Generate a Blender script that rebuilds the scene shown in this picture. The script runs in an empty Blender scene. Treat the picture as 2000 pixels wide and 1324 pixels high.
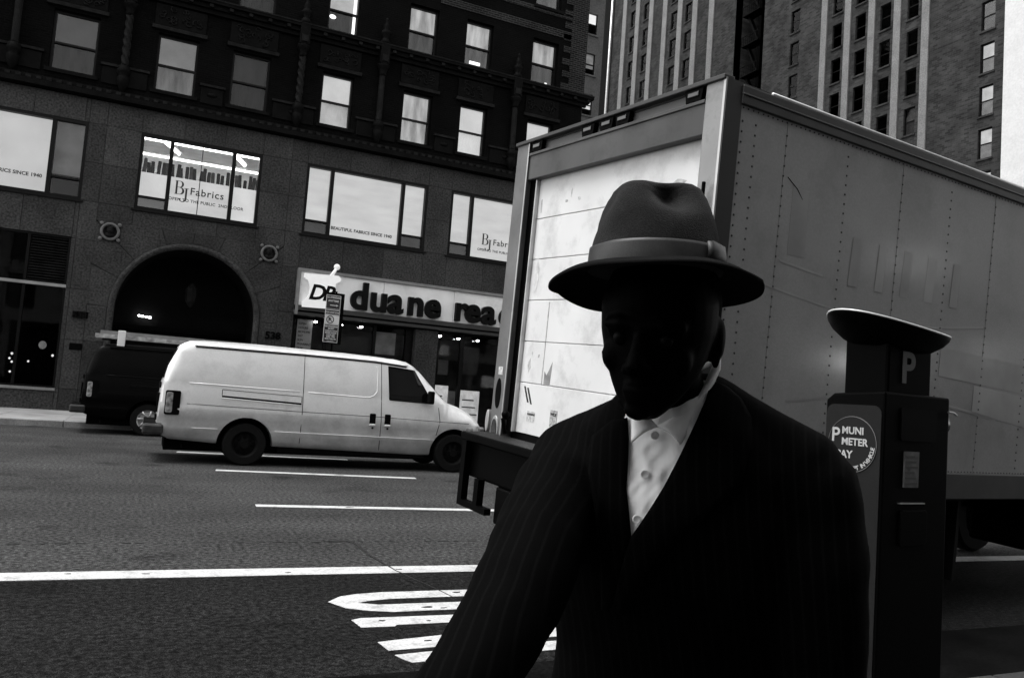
import bpy, bmesh, math, random
from mathutils import Vector, Matrix, noise
from mathutils.bvhtree import BVHTree
random.seed(7)
PI = math.pi
S = bpy.context.scene
COL = S.collection
rad = math.radians

# ------------------------------------------------------------------ camera
CAM_YAW, CAM_PITCH, CAM_ROLL = 24.6, 4.3, 4.2
cd = bpy.data.cameras.new('camera')
cam = bpy.data.objects.new('camera', cd)
COL.objects.link(cam)
cd.sensor_width = 36.0
cd.lens = 36.0 * 1580 / 2000
cd.clip_start = 0.05
cd.clip_end = 2000
cam.matrix_world = (Matrix.Translation((0, 0, 1.45)) @ Matrix.Rotation(rad(-CAM_YAW), 4, 'Z')
                    @ Matrix.Rotation(rad(90 + CAM_PITCH), 4, 'X') @ Matrix.Rotation(rad(CAM_ROLL), 4, 'Z'))
S.camera = cam

# ------------------------------------------------------------------ sky and sun (overcast, black and white)
SUN_EL = 68.0        # a veiled sun stands high up the street to the left
sun_dir = Vector((-math.cos(rad(6)) * math.cos(rad(SUN_EL)), math.sin(rad(6)) * math.cos(rad(SUN_EL)), math.sin(rad(SUN_EL))))
wd = bpy.data.worlds.new('World')
S.world = wd
wd.use_nodes = True
nt = wd.node_tree
bg = nt.nodes['Background']
sky = nt.nodes.new('ShaderNodeTexSky')
sky.sky_type = 'NISHITA'
sky.sun_disc = False
sky.sun_elevation = rad(SUN_EL)
sky.sun_rotation = math.atan2(sun_dir.x, sun_dir.y)
sky.air_density = 1.0
sky.dust_density = 2.0
bw = nt.nodes.new('ShaderNodeRGBToBW')
nt.links.new(sky.outputs[0], bw.inputs[0])
nt.links.new(bw.outputs[0], bg.inputs[0])
bg.inputs[1].default_value = 0.15
ld = bpy.data.lights.new('sun', 'SUN')
ld.energy = 0.8
ld.angle = rad(24)
ld.color = (1, 1, 1)
lo = bpy.data.objects.new('sun', ld)
COL.objects.link(lo)
lo.location = (0, 0, 60)
lo.rotation_euler = sun_dir.to_track_quat('Z', 'Y').to_euler()
S.render.engine = 'CYCLES'
S.view_settings.view_transform = 'Standard'
S.view_settings.look = 'None'
S.view_settings.gamma = 1.0
S.view_settings.use_curve_mapping = False
S.view_settings.exposure = 1.65
S.render.resolution_x, S.render.resolution_y = 1024, 677

# ------------------------------------------------------------------ materials
def ramp(nt, lo_, hi_, p0=0.3, p1=0.7):
    r = nt.nodes.new('ShaderNodeMapRange')
    r.inputs['From Min'].default_value = p0
    r.inputs['From Max'].default_value = p1
    r.inputs['To Min'].default_value = lo_
    r.inputs['To Max'].default_value = hi_
    return r

def math_node(nt, op, a, b):
    n = nt.nodes.new('ShaderNodeMath')
    n.operation = op
    for i, v in enumerate((a, b)):
        if isinstance(v, (int, float)):
            n.inputs[i].default_value = v
        else:
            nt.links.new(v, n.inputs[i])
    return n.outputs[0]

MATS = {}
def mat(name, v, rough=0.6, metal=0.0, var=0.2, scale=3.0, fine=0.0, fscale=80.0, bump=0.0, bscale=60.0,
        spec=0.5, coat=0.0, emis=0.0, rnd=0.0, stretch=None, dirt=0.0, dscale=2.0, sheen=0.0):
    if name in MATS:
        return MATS[name]
    m = bpy.data.materials.new(name)
    m.use_nodes = True
    t = m.node_tree
    b = t.nodes['Principled BSDF']
    tc = t.nodes.new('ShaderNodeTexCoord')
    vec = tc.outputs['Object']
    if stretch:
        mp = t.nodes.new('ShaderNodeMapping')
        mp.inputs['Scale'].default_value = stretch
        t.links.new(vec, mp.inputs[0])
        vec = mp.outputs[0]
    n = t.nodes.new('ShaderNodeTexNoise')
    n.inputs['Scale'].default_value = scale
    n.inputs['Detail'].default_value = 5
    t.links.new(vec, n.inputs['Vector'])
    r = ramp(t, 1 - var, 1 + var)
    t.links.new(n.outputs[0], r.inputs[0])
    val = math_node(t, 'MULTIPLY', r.outputs[0], v)
    if fine:
        n2 = t.nodes.new('ShaderNodeTexNoise')
        n2.inputs['Scale'].default_value = fscale
        n2.inputs['Detail'].default_value = 2
        t.links.new(tc.outputs['Object'], n2.inputs['Vector'])
        r2 = ramp(t, 1 - fine, 1 + fine, 0.32, 0.68)
        t.links.new(n2.outputs[0], r2.inputs[0])
        val = math_node(t, 'MULTIPLY', val, r2.outputs[0])
    if dirt:
        n3 = t.nodes.new('ShaderNodeTexNoise')
        n3.inputs['Scale'].default_value = dscale
        n3.inputs['Detail'].default_value = 8
        n3.inputs['Roughness'].default_value = 0.7
        t.links.new(tc.outputs['Object'], n3.inputs['Vector'])
        r3 = ramp(t, 1.0, 1.0 - dirt, 0.5, 0.72)
        t.links.new(n3.outputs[0], r3.inputs[0])
        val = math_node(t, 'MULTIPLY', val, r3.outputs[0])
    if rnd:
        oi = t.nodes.new('ShaderNodeObjectInfo')
        r4 = ramp(t, 1 - rnd, 1 + rnd, 0, 1)
        t.links.new(oi.outputs['Random'], r4.inputs[0])
        val = math_node(t, 'MULTIPLY', val, r4.outputs[0])
    t.links.new(val, b.inputs['Base Color'])
    b.inputs['Roughness'].default_value = rough
    b.inputs['Metallic'].default_value = metal
    b.inputs['Specular IOR Level'].default_value = spec
    b.inputs['Coat Weight'].default_value = coat
    b.inputs['Coat Roughness'].default_value = 0.12
    if sheen:
        b.inputs['Sheen Weight'].default_value = sheen
        b.inputs['Sheen Roughness'].default_value = 0.5
    if emis:
        e = math_node(t, 'MULTIPLY', r.outputs[0], emis)
        b.inputs['Emission Color'].default_value = (1, 1, 1, 1)
        t.links.new(e, b.inputs['Emission Strength'])
    if bump:
        nb = t.nodes.new('ShaderNodeTexNoise')
        nb.inputs['Scale'].default_value = bscale
        nb.inputs['Detail'].default_value = 4
        t.links.new(tc.outputs['Object'], nb.inputs['Vector'])
        bp = t.nodes.new('ShaderNodeBump')
        bp.inputs['Strength'].default_value = bump
        bp.inputs['Distance'].default_value = 0.02
        t.links.new(nb.outputs[0], bp.inputs['Height'])
        t.links.new(bp.outputs[0], b.inputs['Normal'])
    MATS[name] = m
    return m

def glass(name, tint=0.9, refl=1.0):
    if name in MATS:
        return MATS[name]
    m = bpy.data.materials.new(name)
    m.use_nodes = True
    t = m.node_tree
    t.nodes.remove(t.nodes['Principled BSDF'])
    out = t.nodes['Material Output']
    tr = t.nodes.new('ShaderNodeBsdfTransparent')
    tr.inputs[0].default_value = (tint, tint, tint, 1)
    gl = t.nodes.new('ShaderNodeBsdfGlossy')
    gl.inputs['Roughness'].default_value = 0.03
    gl.inputs['Color'].default_value = (refl, refl, refl, 1)
    fr = t.nodes.new('ShaderNodeFresnel')
    fr.inputs[0].default_value = 1.45
    mx = t.nodes.new('ShaderNodeMixShader')
    t.links.new(fr.outputs[0], mx.inputs[0])
    t.links.new(tr.outputs[0], mx.inputs[1])
    t.links.new(gl.outputs[0], mx.inputs[2])
    t.links.new(mx.outputs[0], out.inputs[0])
    MATS[name] = m
    return m

def brick_mat(name, v, mortar, scale=1.0, axis='XZ', bw_=0.21, bh=0.075, var=0.3):
    m = bpy.data.materials.new(name)
    m.use_nodes = True
    t = m.node_tree
    b = t.nodes['Principled BSDF']
    b.inputs['Roughness'].default_value = 0.85
    b.inputs['Specular IOR Level'].default_value = 0.04
    tc = t.nodes.new('ShaderNodeTexCoord')
    sp = t.nodes.new('ShaderNodeSeparateXYZ')
    t.links.new(tc.outputs['Object'], sp.inputs[0])
    cb = t.nodes.new('ShaderNodeCombineXYZ')
    t.links.new(sp.outputs['X' if axis == 'XZ' else 'Y'], cb.inputs[0])
    t.links.new(sp.outputs['Z'], cb.inputs[1])
    br = t.nodes.new('ShaderNodeTexBrick')
    br.inputs['Scale'].default_value = scale
    br.inputs['Brick Width'].default_value = bw_
    br.inputs['Row Height'].default_value = bh
    br.inputs['Mortar Size'].default_value = 0.012
    br.inputs['Mortar Smooth'].default_value = 0.3
    br.inputs['Color1'].default_value = (v * (1 - var),) * 3 + (1,)
    br.inputs['Color2'].default_value = (v * (1 + var),) * 3 + (1,)
    br.inputs['Mortar'].default_value = (mortar,) * 3 + (1,)
    t.links.new(cb.outputs[0], br.inputs['Vector'])
    n = t.nodes.new('ShaderNodeTexNoise')
    n.inputs['Scale'].default_value = 0.8
    n.inputs['Detail'].default_value = 6
    t.links.new(tc.outputs['Object'], n.inputs['Vector'])
    r = ramp(t, 0.7, 1.3)
    t.links.new(n.outputs[0], r.inputs[0])
    mx = t.nodes.new('ShaderNodeMixRGB')
    mx.blend_type = 'MULTIPLY'
    mx.inputs[0].default_value = 1
    t.links.new(br.outputs[0], mx.inputs[1])
    t.links.new(r.outputs[0], mx.inputs[2])
    t.links.new(mx.outputs[0], b.inputs['Base Color'])
    bp = t.nodes.new('ShaderNodeBump')
    bp.inputs['Strength'].default_value = 0.5
    bp.inputs['Distance'].default_value = 0.01
    bp.invert = True
    t.links.new(br.outputs[1], bp.inputs['Height'])
    t.links.new(bp.outputs[0], b.inputs['Normal'])
    MATS[name] = m
    return m

# ------------------------------------------------------------------ mesh builder and object helpers
class MB:
    def __init__(s):
        s.v = []
        s.f = []
    def add(s, vs, fs):
        o = len(s.v)
        s.v += [tuple(p) for p in vs]
        s.f += [tuple(i + o for i in f) for f in fs]
        return s
    def box(s, x0, x1, y0, y1, z0, z1):
        vs = [(x, y, z) for z in (z0, z1) for y in (y0, y1) for x in (x0, x1)]
        return s.add(vs, [(0, 2, 3, 1), (4, 5, 7, 6), (0, 1, 5, 4), (2, 6, 7, 3), (0, 4, 6, 2), (1, 3, 7, 5)])
    def prism(s, poly, a0, a1, axis='Y'):
        """poly in the two other axes (x,z for Y; x,y for Z; y,z for X), extruded a0..a1"""
        n = len(poly)
        def P(p, a):
            return (p[0], a, p[1]) if axis == 'Y' else ((p[0], p[1], a) if axis == 'Z' else (a, p[0], p[1]))
        vs = [P(p, a0) for p in poly] + [P(p, a1) for p in poly]
        fs = [tuple(range(n)), tuple(range(2 * n - 1, n - 1, -1))]
        fs += [(i, (i + 1) % n, n + (i + 1) % n, n + i) for i in range(n)]
        return s.add(vs, fs)
    def loft(s, rings, cap=True, closed=True):
        n = len(rings[0])
        vs = [p for r in rings for p in r]
        fs = []
        for k in range(len(rings) - 1):
            for i in range(n if closed else n - 1):
                j = (i + 1) % n
                fs.append((k * n + i, k * n + j, (k + 1) * n + j, (k + 1) * n + i))
        if cap:
            fs.append(tuple(range(n - 1, -1, -1)))
            fs.append(tuple((len(rings) - 1) * n + i for i in range(n)))
        return s.add(vs, fs)
    def tube(s, path, r, n=10, cap=True):
        path = [Vector(p) for p in path]
        rs = r if isinstance(r, (list, tuple)) else [r] * len(path)
        rings = []
        up0 = None
        for i, p in enumerate(path):
            d = (path[min(i + 1, len(path) - 1)] - path[max(i - 1, 0)]).normalized()
            if up0 is None:
                up0 = Vector((0, 0, 1)) if abs(d.z) < 0.9 else Vector((1, 0, 0))
            x = d.cross(up0).normalized()
            y = x.cross(d).normalized()
            up0 = y
            rings.append([p + (x * math.cos(2 * PI * k / n) + y * math.sin(2 * PI * k / n)) * rs[i] for k in range(n)])
        return s.loft(rings, cap)
    def lathe(s, prof, c=(0, 0, 0), n=20, axis='Z', cap=True):
        rings = []
        for r, h in prof:
            ring = []
            for k in range(n):
                a = 2 * PI * k / n
                q = (r * math.cos(a), r * math.sin(a), h)
                if axis == 'Y':
                    q = (q[0], q[2], q[1])
                elif axis == 'X':
                    q = (q[2], q[0], q[1])
                ring.append((c[0] + q[0], c[1] + q[1], c[2] + q[2]))
            rings.append(ring)
        return s.loft(rings, cap)
    def ball(s, c, rx, ry=None, rz=None, n=14, m=9):
        ry = ry or rx
        rz = rz or rx
        rings = []
        for i in range(m + 1):
            a = -PI / 2 + PI * (i + 0.02) / (m + 0.04)
            rings.append([(c[0] + rx * math.cos(a) * math.cos(2 * PI * k / n), c[1] + ry * math.cos(a) * math.sin(2 * PI * k / n), c[2] + rz * math.sin(a)) for k in range(n)])
        return s.loft(rings)
    def xform(s, M):
        s.v = [tuple(M @ Vector(p)) for p in s.v]
        return s
    def build(s, name, m, parent=None, smooth=False, bevel=0.0, **kw):
        me = bpy.data.meshes.new(name)
        me.from_pydata(s.v, [], s.f)
        bm = bmesh.new()
        bm.from_mesh(me)
        bmesh.ops.recalc_face_normals(bm, faces=bm.faces)
        bm.to_mesh(me)
        bm.free()
        return link(name, me, m, parent, smooth, bevel, **kw)

def link(name, me, m, parent=None, smooth=False, bevel=0.0, **kw):
    if m is not None:
        me.materials.clear()
        me.materials.append(m)
    o = bpy.data.objects.new(name, me)
    COL.objects.link(o)
    if smooth:
        me.polygons.foreach_set('use_smooth', [True] * len(me.polygons))
        if smooth == 'auto':
            for e in me.edges:
                pass
            try:
                me.set_sharp_from_angle(angle=rad(38))
            except Exception:
                pass
    if bevel:
        b = o.modifiers.new('bevel', 'BEVEL')
        b.width = bevel
        b.segments = 2
        b.limit_method = 'ANGLE'
        b.angle_limit = rad(40)
    if parent is not None:
        o.parent = parent
        if kw.get('world') and parent.type == 'EMPTY':
            o.matrix_parent_inverse = Matrix.Translation(parent.location).inverted()
    if kw.get('label'):
        o['label'] = kw['label']
    if kw.get('kind'):
        o['kind'] = kw['kind']
    return o

def thing(name, label, cat, loc=(0, 0, 0), rot=None, group=None):
    o = bpy.data.objects.new(name, None)
    COL.objects.link(o)
    o.empty_display_size = 0.2
    o.location = loc
    if rot is not None:
        o.rotation_euler = rot
    o['label'] = label
    o['category'] = cat
    if group:
        o['group'] = group
    return o

def tag(o, label=None, cat=None, group=None, kind=None):
    for k, v in (('label', label), ('category', cat), ('group', group), ('kind', kind)):
        if v:
            o[k] = v
    return o

TMP = bpy.data.scenes.new('workbench')
def tmp_eval(o):
    with bpy.context.temp_override(scene=TMP, view_layer=TMP.view_layers[0]):
        dg = bpy.context.evaluated_depsgraph_get()
        return bpy.data.meshes.new_from_object(o.evaluated_get(dg))

def text_mesh(body, size, M, extrude=0.0, bold=0.0, align='LEFT', spacing=1.0, shear=0.0, res=3):
    cu = bpy.data.curves.new('lettering', 'FONT')
    cu.body = body
    cu.size = size
    cu.extrude = extrude
    cu.offset = bold
    cu.align_x = align
    cu.space_character = spacing
    cu.shear = shear
    cu.resolution_u = res
    ob = bpy.data.objects.new('lettering', cu)
    TMP.collection.objects.link(ob)
    me = tmp_eval(ob)
    bpy.data.objects.remove(ob)
    bpy.data.curves.remove(cu)
    me.transform(M)
    return me

# text standing in an X-Z plane, read from -Y
def face_y(x, y, z, rz=0.0):
    return Matrix.Translation((x, y, z)) @ Matrix.Rotation(rz, 4, 'Z') @ Matrix.Rotation(rad(90), 4, 'X')

def cut_rect(x0, x1, z0, z1, holes):
    """rectangle minus rectangular holes -> list of rectangles (columns merged)"""
    xs = sorted({x0, x1} | {min(max(h[i], x0), x1) for h in holes for i in (0, 1)})
    out = []
    for a, b in zip(xs, xs[1:]):
        if b - a < 1e-6:
            continue
        mid = (a + b) / 2
        hs = sorted([(max(h[2], z0), min(h[3], z1)) for h in holes if h[0] < mid < h[1] and h[3] > z0 and h[2] < z1])
        z = z0
        for h in hs:
            if h[0] > z + 1e-6:
                out.append((a, b, z, h[0]))
            z = max(z, h[1])
        if z < z1 - 1e-6:
            out.append((a, b, z, z1))
    return out

def merged(o_list_mesh):
    pass

def remesh(mb, voxel, smooth=3, name='m'):
    me = bpy.data.meshes.new(name)
    me.from_pydata(mb.v, [], mb.f)
    bm = bmesh.new()
    bm.from_mesh(me)
    bmesh.ops.recalc_face_normals(bm, faces=bm.faces)
    bm.to_mesh(me)
    bm.free()
    o = bpy.data.objects.new(name, me)
    TMP.collection.objects.link(o)
    r = o.modifiers.new('r', 'REMESH')
    r.mode = 'VOXEL'
    r.voxel_size = voxel
    if smooth:
        s = o.modifiers.new('s', 'SMOOTH')
        s.iterations = smooth
        s.factor = 0.5
    out = tmp_eval(o)
    bpy.data.objects.remove(o)
    bpy.data.meshes.remove(me)
    return out

def boolean_cut(me, cutters):
    o = bpy.data.objects.new('b', me)
    TMP.collection.objects.link(o)
    tmp = []
    for mb in cutters:
        m2 = bpy.data.meshes.new('c')
        m2.from_pydata(mb.v, [], mb.f)
        bm = bmesh.new()
        bm.from_mesh(m2)
        bmesh.ops.recalc_face_normals(bm, faces=bm.faces)
        bm.to_mesh(m2)
        bm.free()
        c = bpy.data.objects.new('c', m2)
        TMP.collection.objects.link(c)
        b = o.modifiers.new('b', 'BOOLEAN')
        b.operation = 'DIFFERENCE'
        b.solver = 'EXACT'
        b.object = c
        tmp.append(c)
    out = tmp_eval(o)
    for c in tmp + [o]:
        bpy.data.objects.remove(c)
    return out

def bvh_of(me):
    return BVHTree.FromPolygons([v.co.copy() for v in me.vertices], [tuple(p.vertices) for p in me.polygons])
# ------------------------------------------------------------------ materials in use
def asphalt_mat():
    m = bpy.data.materials.new('asphalt')
    m.use_nodes = True
    t = m.node_tree
    b = t.nodes['Principled BSDF']
    tc = t.nodes.new('ShaderNodeTexCoord')
    def nz(scale, det, lo_, hi_, p0=0.3, p1=0.7, st=None, rough=0.5):
        vec = tc.outputs['Object']
        if st:
            mp = t.nodes.new('ShaderNodeMapping')
            mp.inputs['Scale'].default_value = st
            t.links.new(vec, mp.inputs[0])
            vec = mp.outputs[0]
        n = t.nodes.new('ShaderNodeTexNoise')
        n.inputs['Scale'].default_value = scale
        n.inputs['Detail'].default_value = det
        n.inputs['Roughness'].default_value = rough
        t.links.new(vec, n.inputs['Vector'])
        r = ramp(t, lo_, hi_, p0, p1)
        t.links.new(n.outputs[0], r.inputs[0])
        return r.outputs[0], n.outputs[0]
    a, _ = nz(0.5, 6, 0.75, 1.25)
    c, _ = nz(1.0, 4, 0.8, 1.2, st=(0.06, 0.9, 1))          # wear along the wheel tracks
    d, _ = nz(26, 3, 0.75, 1.25, rough=0.7)
    e2, _ = nz(26, 3, 0.4, 1.7, 0.34, 0.68)
    e, raw = nz(130, 2, 0.2, 2.0, 0.34, 0.68)                # aggregate
    st, _ = nz(1.1, 5, 1.0, 0.55, 0.60, 0.70)                # oil stains
    v = math_node(t, 'MULTIPLY', a, c)
    v = math_node(t, 'MULTIPLY', v, d)
    v = math_node(t, 'MULTIPLY', v, e)
    v = math_node(t, 'MULTIPLY', v, e2)
    v = math_node(t, 'MULTIPLY', v, st)
    v = math_node(t, 'MULTIPLY', v, 0.036)
    t.links.new(v, b.inputs['Base Color'])
    b.inputs['Roughness'].default_value = 0.85
    b.inputs['Specular IOR Level'].default_value = 0.06
    bp = t.nodes.new('ShaderNodeBump')
    bp.inputs['Strength'].default_value = 0.6
    bp.inputs['Distance'].default_value = 0.01
    t.links.new(raw, bp.inputs['Height'])
    t.links.new(bp.outputs[0], b.inputs['Normal'])
    return m
M_ASPH = asphalt_mat()
M_PAINT = mat('road_paint', 0.5, 0.6, var=0.08, scale=6, fine=0.2, fscale=60, dirt=0.5, dscale=7)
M_TAR = mat('tar', 0.004, 0.5)
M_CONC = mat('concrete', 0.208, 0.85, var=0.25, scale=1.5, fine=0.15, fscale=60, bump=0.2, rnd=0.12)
M_NEARCONC = mat('shaded_concrete', 0.024, 0.9, var=0.3, scale=2.5, fine=0.3, fscale=70, bump=0.3, rnd=0.12)  # near sidewalk concrete, its shadowed tone put into the colour
M_KERB = mat('kerb_stone', 0.231, 0.8, var=0.2, scale=3, fine=0.2, fscale=50)
M_STONE = mat('granite', 0.03712, 0.6, var=0.22, scale=1.3, fine=0.5, fscale=17, rnd=0.2, spec=0.08, dirt=0.25, dscale=0.8)
M_JOINT = mat('stone_joint', 0.05, 0.9)
M_TERRA = mat('dark_terracotta', 0.00315, 0.7, var=0.4, scale=3, fine=0.4, fscale=25, spec=0.05, bump=0.3, bscale=20)
M_TERRA2 = mat('worn_terracotta', 0.0099, 0.7, var=0.4, scale=4, fine=0.4, fscale=30, spec=0.05)
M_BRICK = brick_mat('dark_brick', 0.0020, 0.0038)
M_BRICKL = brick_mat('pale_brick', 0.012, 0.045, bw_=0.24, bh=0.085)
M_BLACK = mat('black_metal', 0.0016, 0.5, spec=0.03, var=0.3)
M_FRAME = mat('bronze_frame', 0.004, 0.4, spec=0.1)
M_GLASS = glass('window_glass', 0.92, 0.4)
M_DKGLASS = glass('dark_glass', 0.55, 0.5)
M_DARK = mat('dark_room', 0.006, 0.9, spec=0.03)
M_ROOM = mat('room_plaster', 0.8, 0.9, var=0.1)
M_WHITE = mat('white_enamel', 0.75, 0.4, var=0.06)
M_SIGNBACK = mat('fascia_panel', 0.8, 0.4, var=0.12, scale=1.2, dirt=0.2, dscale=1.5)
M_LETTER = mat('letter_black', 0.0042, 0.5, spec=0.06)
M_INK = mat('ink', 0.01, 0.7)
M_BULB = mat('lamp_glow', 0.8, 0.4, emis=9.0, var=0.02)
M_TUBE = mat('tube_glow', 0.8, 0.4, emis=2.6, var=0.02)
M_ALU = mat('aluminium', 0.45, 0.35, 0.8, var=0.2, scale=5)

def lit(level, var=0.12, scale=1.2, st=None):
    level *= 0.58
    return mat('lit_blind_%04d_%d_%d' % (int(level * 1000), int(var * 100), 1 if st else 0), min(0.42, 0.012 + level * 1.3), 0.8, var=var, scale=scale, emis=level, stretch=st)

# ------------------------------------------------------------------ ground, road, pavements
g = MB().box(-400, 600, -400, 500, -0.5, -0.03).build('ground', M_ASPH)
g['kind'] = 'structure'
road = MB().box(-150, 200, 3.0, 22.6, -0.3, 0.0).build('road', M_ASPH)
road['kind'] = 'structure'
M_PARK = M_ASPH.copy()  # parking lane asphalt, darker than the driving lanes
M_PARK.name = 'dark_asphalt'
for n_ in M_PARK.node_tree.nodes:
    if n_.type == 'MATH' and abs(n_.inputs[1].default_value - 0.036) < 1e-4 and not n_.inputs[1].is_linked:
        n_.inputs[1].default_value = 0.0105
pk = MB().box(-150, 200, 3.0, 6.36, -0.1, 0.002).build('parking_lane', M_PARK)
pk['kind'] = 'structure'
gt = MB().box(-150, 200, 3.0, 4.12, -0.1, 0.0035).build('gutter', mat('gutter_shade', 0.0035, 0.9, var=0.5, scale=3, fine=0.4, fscale=40, spec=0.03))  # near-black kerbside strip: shade beside the truck put into its colour
gt['kind'] = 'structure'
KN, KF = 3.05, 22.5     # near and far kerb lines

def strip(pts, w, name, m, z=0.004, parent=road):
    """a painted line as a thin slab following points"""
    L, Rr = [], []
    for i, p in enumerate(pts):
        a = Vector(pts[max(i - 1, 0)]); b = Vector(pts[min(i + 1, len(pts) - 1)])
        d = (b - a).normalized()
        n = Vector((-d.y, d.x)) * w[i] / 2 if isinstance(w, list) else Vector((-d.y, d.x)) * w / 2
        L.append(Vector(p) + n); Rr.append(Vector(p) - n)
    return MB().prism([tuple(q) for q in L + Rr[::-1]], 0.0005, z, 'Z').build(name, m, parent)

def line(y0, slope, x0, x1, w):
    n = max(2, int((x1 - x0) / 0.6))
    pts = [(x0 + (x1 - x0) * i / n, y0 + slope * (x0 + (x1 - x0) * i / n) + 0.008 * noise.noise((i * 0.7, y0, 0))) for i in range(n + 1)]
    ws = [w * (1 + 0.05 * noise.noise((i * 1.3, y0 + 5, 0))) for i in range(n + 1)]
    return strip(pts, ws, 'lane_line', M_PAINT)
line(6.50, -0.012, -60, 120, 0.24)
for y0, sl, a in ((10.02, -0.06, 1.41), (13.85, -0.12, 1.28), (16.85, -0.12, 0.83)):
    for k in (-1, 0, 1):
        line(y0 if k == 0 else y0, sl if k == 0 else sl * 0.5, a + 12.2 * k, a + 12.2 * k + (4.3 if y0 < 11 else 3.2), 0.17)
# painted lane word, seen side on
W = [[(1.32, 5.55), (1.43, 5.68), (1.56, 5.73), (1.75, 5.76), (3.7, 5.74), (3.7, 5.57), (1.76, 5.57), (1.61, 5.54), (1.51, 5.495), (1.64, 5.43), (3.7, 5.40), (3.7, 5.235), (1.69, 5.24), (1.54, 5.29), (1.4, 5.38)],
     [(1.37, 5.1), (1.44, 5.13), (3.7, 5.06), (3.7, 4.90), (2.71, 4.93), (1.62, 4.95), (1.6, 4.92), (1.39, 4.93)],
     [(1.41, 4.63), (1.51, 4.65), (2.0, 4.72), (3.7, 4.76), (3.7, 4.58), (2.39, 4.53), (1.65, 4.48), (1.43, 4.47)],
     [(1.44, 4.39), (1.63, 4.41), (2.32, 4.45), (3.7, 4.50), (3.7, 4.34), (2.21, 4.29), (1.5, 4.25), (1.47, 4.3)]]
for poly in W:
    bm = MB().prism(poly, 0.0005, 0.0045, 'Z').build('painted_letter', M_PAINT, road)
    md = bm.modifiers.new('t', 'TRIANGULATE')
# worn-through chips in the paint
rc = random.Random(21)
for (cx, cy, rx, ry) in ((2.9, 6.52, .07, .03), (1.2, 6.44, .02, .012), (0.2, 6.5, .03, .01), (2.1, 6.47, .03, .012), (1.95, 5.32, .05, .018), (2.05, 5.28, .025, .012), (2.3, 5.68, .04, .014), (1.55, 5.05, .025, .014), (1.85, 5.0, .02, .01), (1.7, 4.6, .03, .012), (-0.9, 6.46, .05, .015), (-0.3, 6.55, .03, .012), (2.5, 9.86, .06, .02), (3.2, 13.45, .08, .02)):
    pts = [(cx + rx * math.cos(2 * PI * k / 9) * rc.uniform(.5, 1.2), cy + ry * math.sin(2 * PI * k / 9) * rc.uniform(.5, 1.2)) for k in range(9)]
    MB().prism(pts, 0.003, 0.0065, 'Z').build('paint_chip', M_PARK, road)
# crack, seam, stain
strip([(1.97, 7.73), (2.02, 7.56), (2.0, 7.1), (2.03, 6.8), (2.06, 6.44), (2.11, 6.16), (2.16, 5.94), (2.2, 5.7), (2.23, 5.5)],
      [0.05, 0.035, 0.022, 0.018, 0.012, 0.016, 0.014, 0.012, 0.008], 'tar_crack', M_TAR, 0.0055)
for i in range(46):
    x = -3.2 + i * 0.16 + random.uniform(-.03, .03)
    if random.random() < 0.8:
        strip([(x, 7.69 + 0.02 * noise.noise((x, 0, 0))), (x + random.uniform(.05, .12), 7.685)], random.uniform(.012, .025), 'tar_seam', M_TAR, 0.0035)
strip([(1.78, 7.72), (1.9, 7.74), (2.03, 7.7)], [0.02, 0.1, 0.03], 'tar_patch', M_TAR, 0.004)

far = MB().box(-150, 15.6, KF + 0.15, 31, -0.3, 0.146).build('far_sidewalk', M_CONC)
far['kind'] = 'structure'
for i in range(-8, 14):
    MB().box(i * 1.5 + 0.006, i * 1.5 + 1.494, KF - 0.01, KF + 0.148, -0.1, 0.15).build('kerb_stone', M_KERB, far, bevel=0.015)
for i in range(-6, 6):
    for j in range(3):
        MB().box(i * 1.5 + 0.006, i * 1.5 + 1.494, KF + 0.16 + j * 1.7, KF + 0.16 + j * 1.7 + 1.688, 0.10, 0.152).build('paving_slab', M_CONC, far)
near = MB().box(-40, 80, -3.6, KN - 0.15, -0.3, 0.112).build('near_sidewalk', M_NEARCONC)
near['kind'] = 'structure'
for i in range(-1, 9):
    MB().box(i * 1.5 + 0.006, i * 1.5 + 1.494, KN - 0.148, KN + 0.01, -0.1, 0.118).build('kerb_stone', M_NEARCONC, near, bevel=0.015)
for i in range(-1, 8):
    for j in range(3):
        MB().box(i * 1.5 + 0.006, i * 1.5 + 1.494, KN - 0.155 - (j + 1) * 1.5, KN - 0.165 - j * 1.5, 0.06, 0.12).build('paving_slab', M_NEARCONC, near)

# ------------------------------------------------------------------ the building across the street
YF = 28.0
BLD = thing('office_building', 'dark brick office building with a granite base, arched entrance and lit second-floor windows', 'building', (3, 31, 0))
def bpart(mb, name, m, parent=None, **kw):
    p = parent or BLD
    return mb.build(name, m, p, world=True, **kw)
XL, XR = -11.0, 15.15
W2ND = [(-6.5, -2.1), (-0.6, 3.13), (4.62, 9.02), (9.93, 14.3)]
Z0, Z1 = 6.6, 9.05
SHOPL = (-9.0, -2.22, 0.8, 5.43)
SHOPR = (4.62, 14.4, 0.15, 5.38)
ARC_C, ARC_R, ARC_Z = 1.24, 2.12, 3.42
holes = [(a, b, Z0, Z1) for a, b in W2ND] + [SHOPL, SHOPR, (ARC_C - ARC_R, ARC_C + ARC_R, 0, ARC_Z + ARC_R + 0.02)]
core = MB()
for r in cut_rect(XL, XR, 0.1, 9.8, holes):
    core.box(r[0], r[1], YF + 0.08, YF + 0.5, r[2], r[3])
bpart(core, 'wall_core', M_JOINT)
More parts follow.
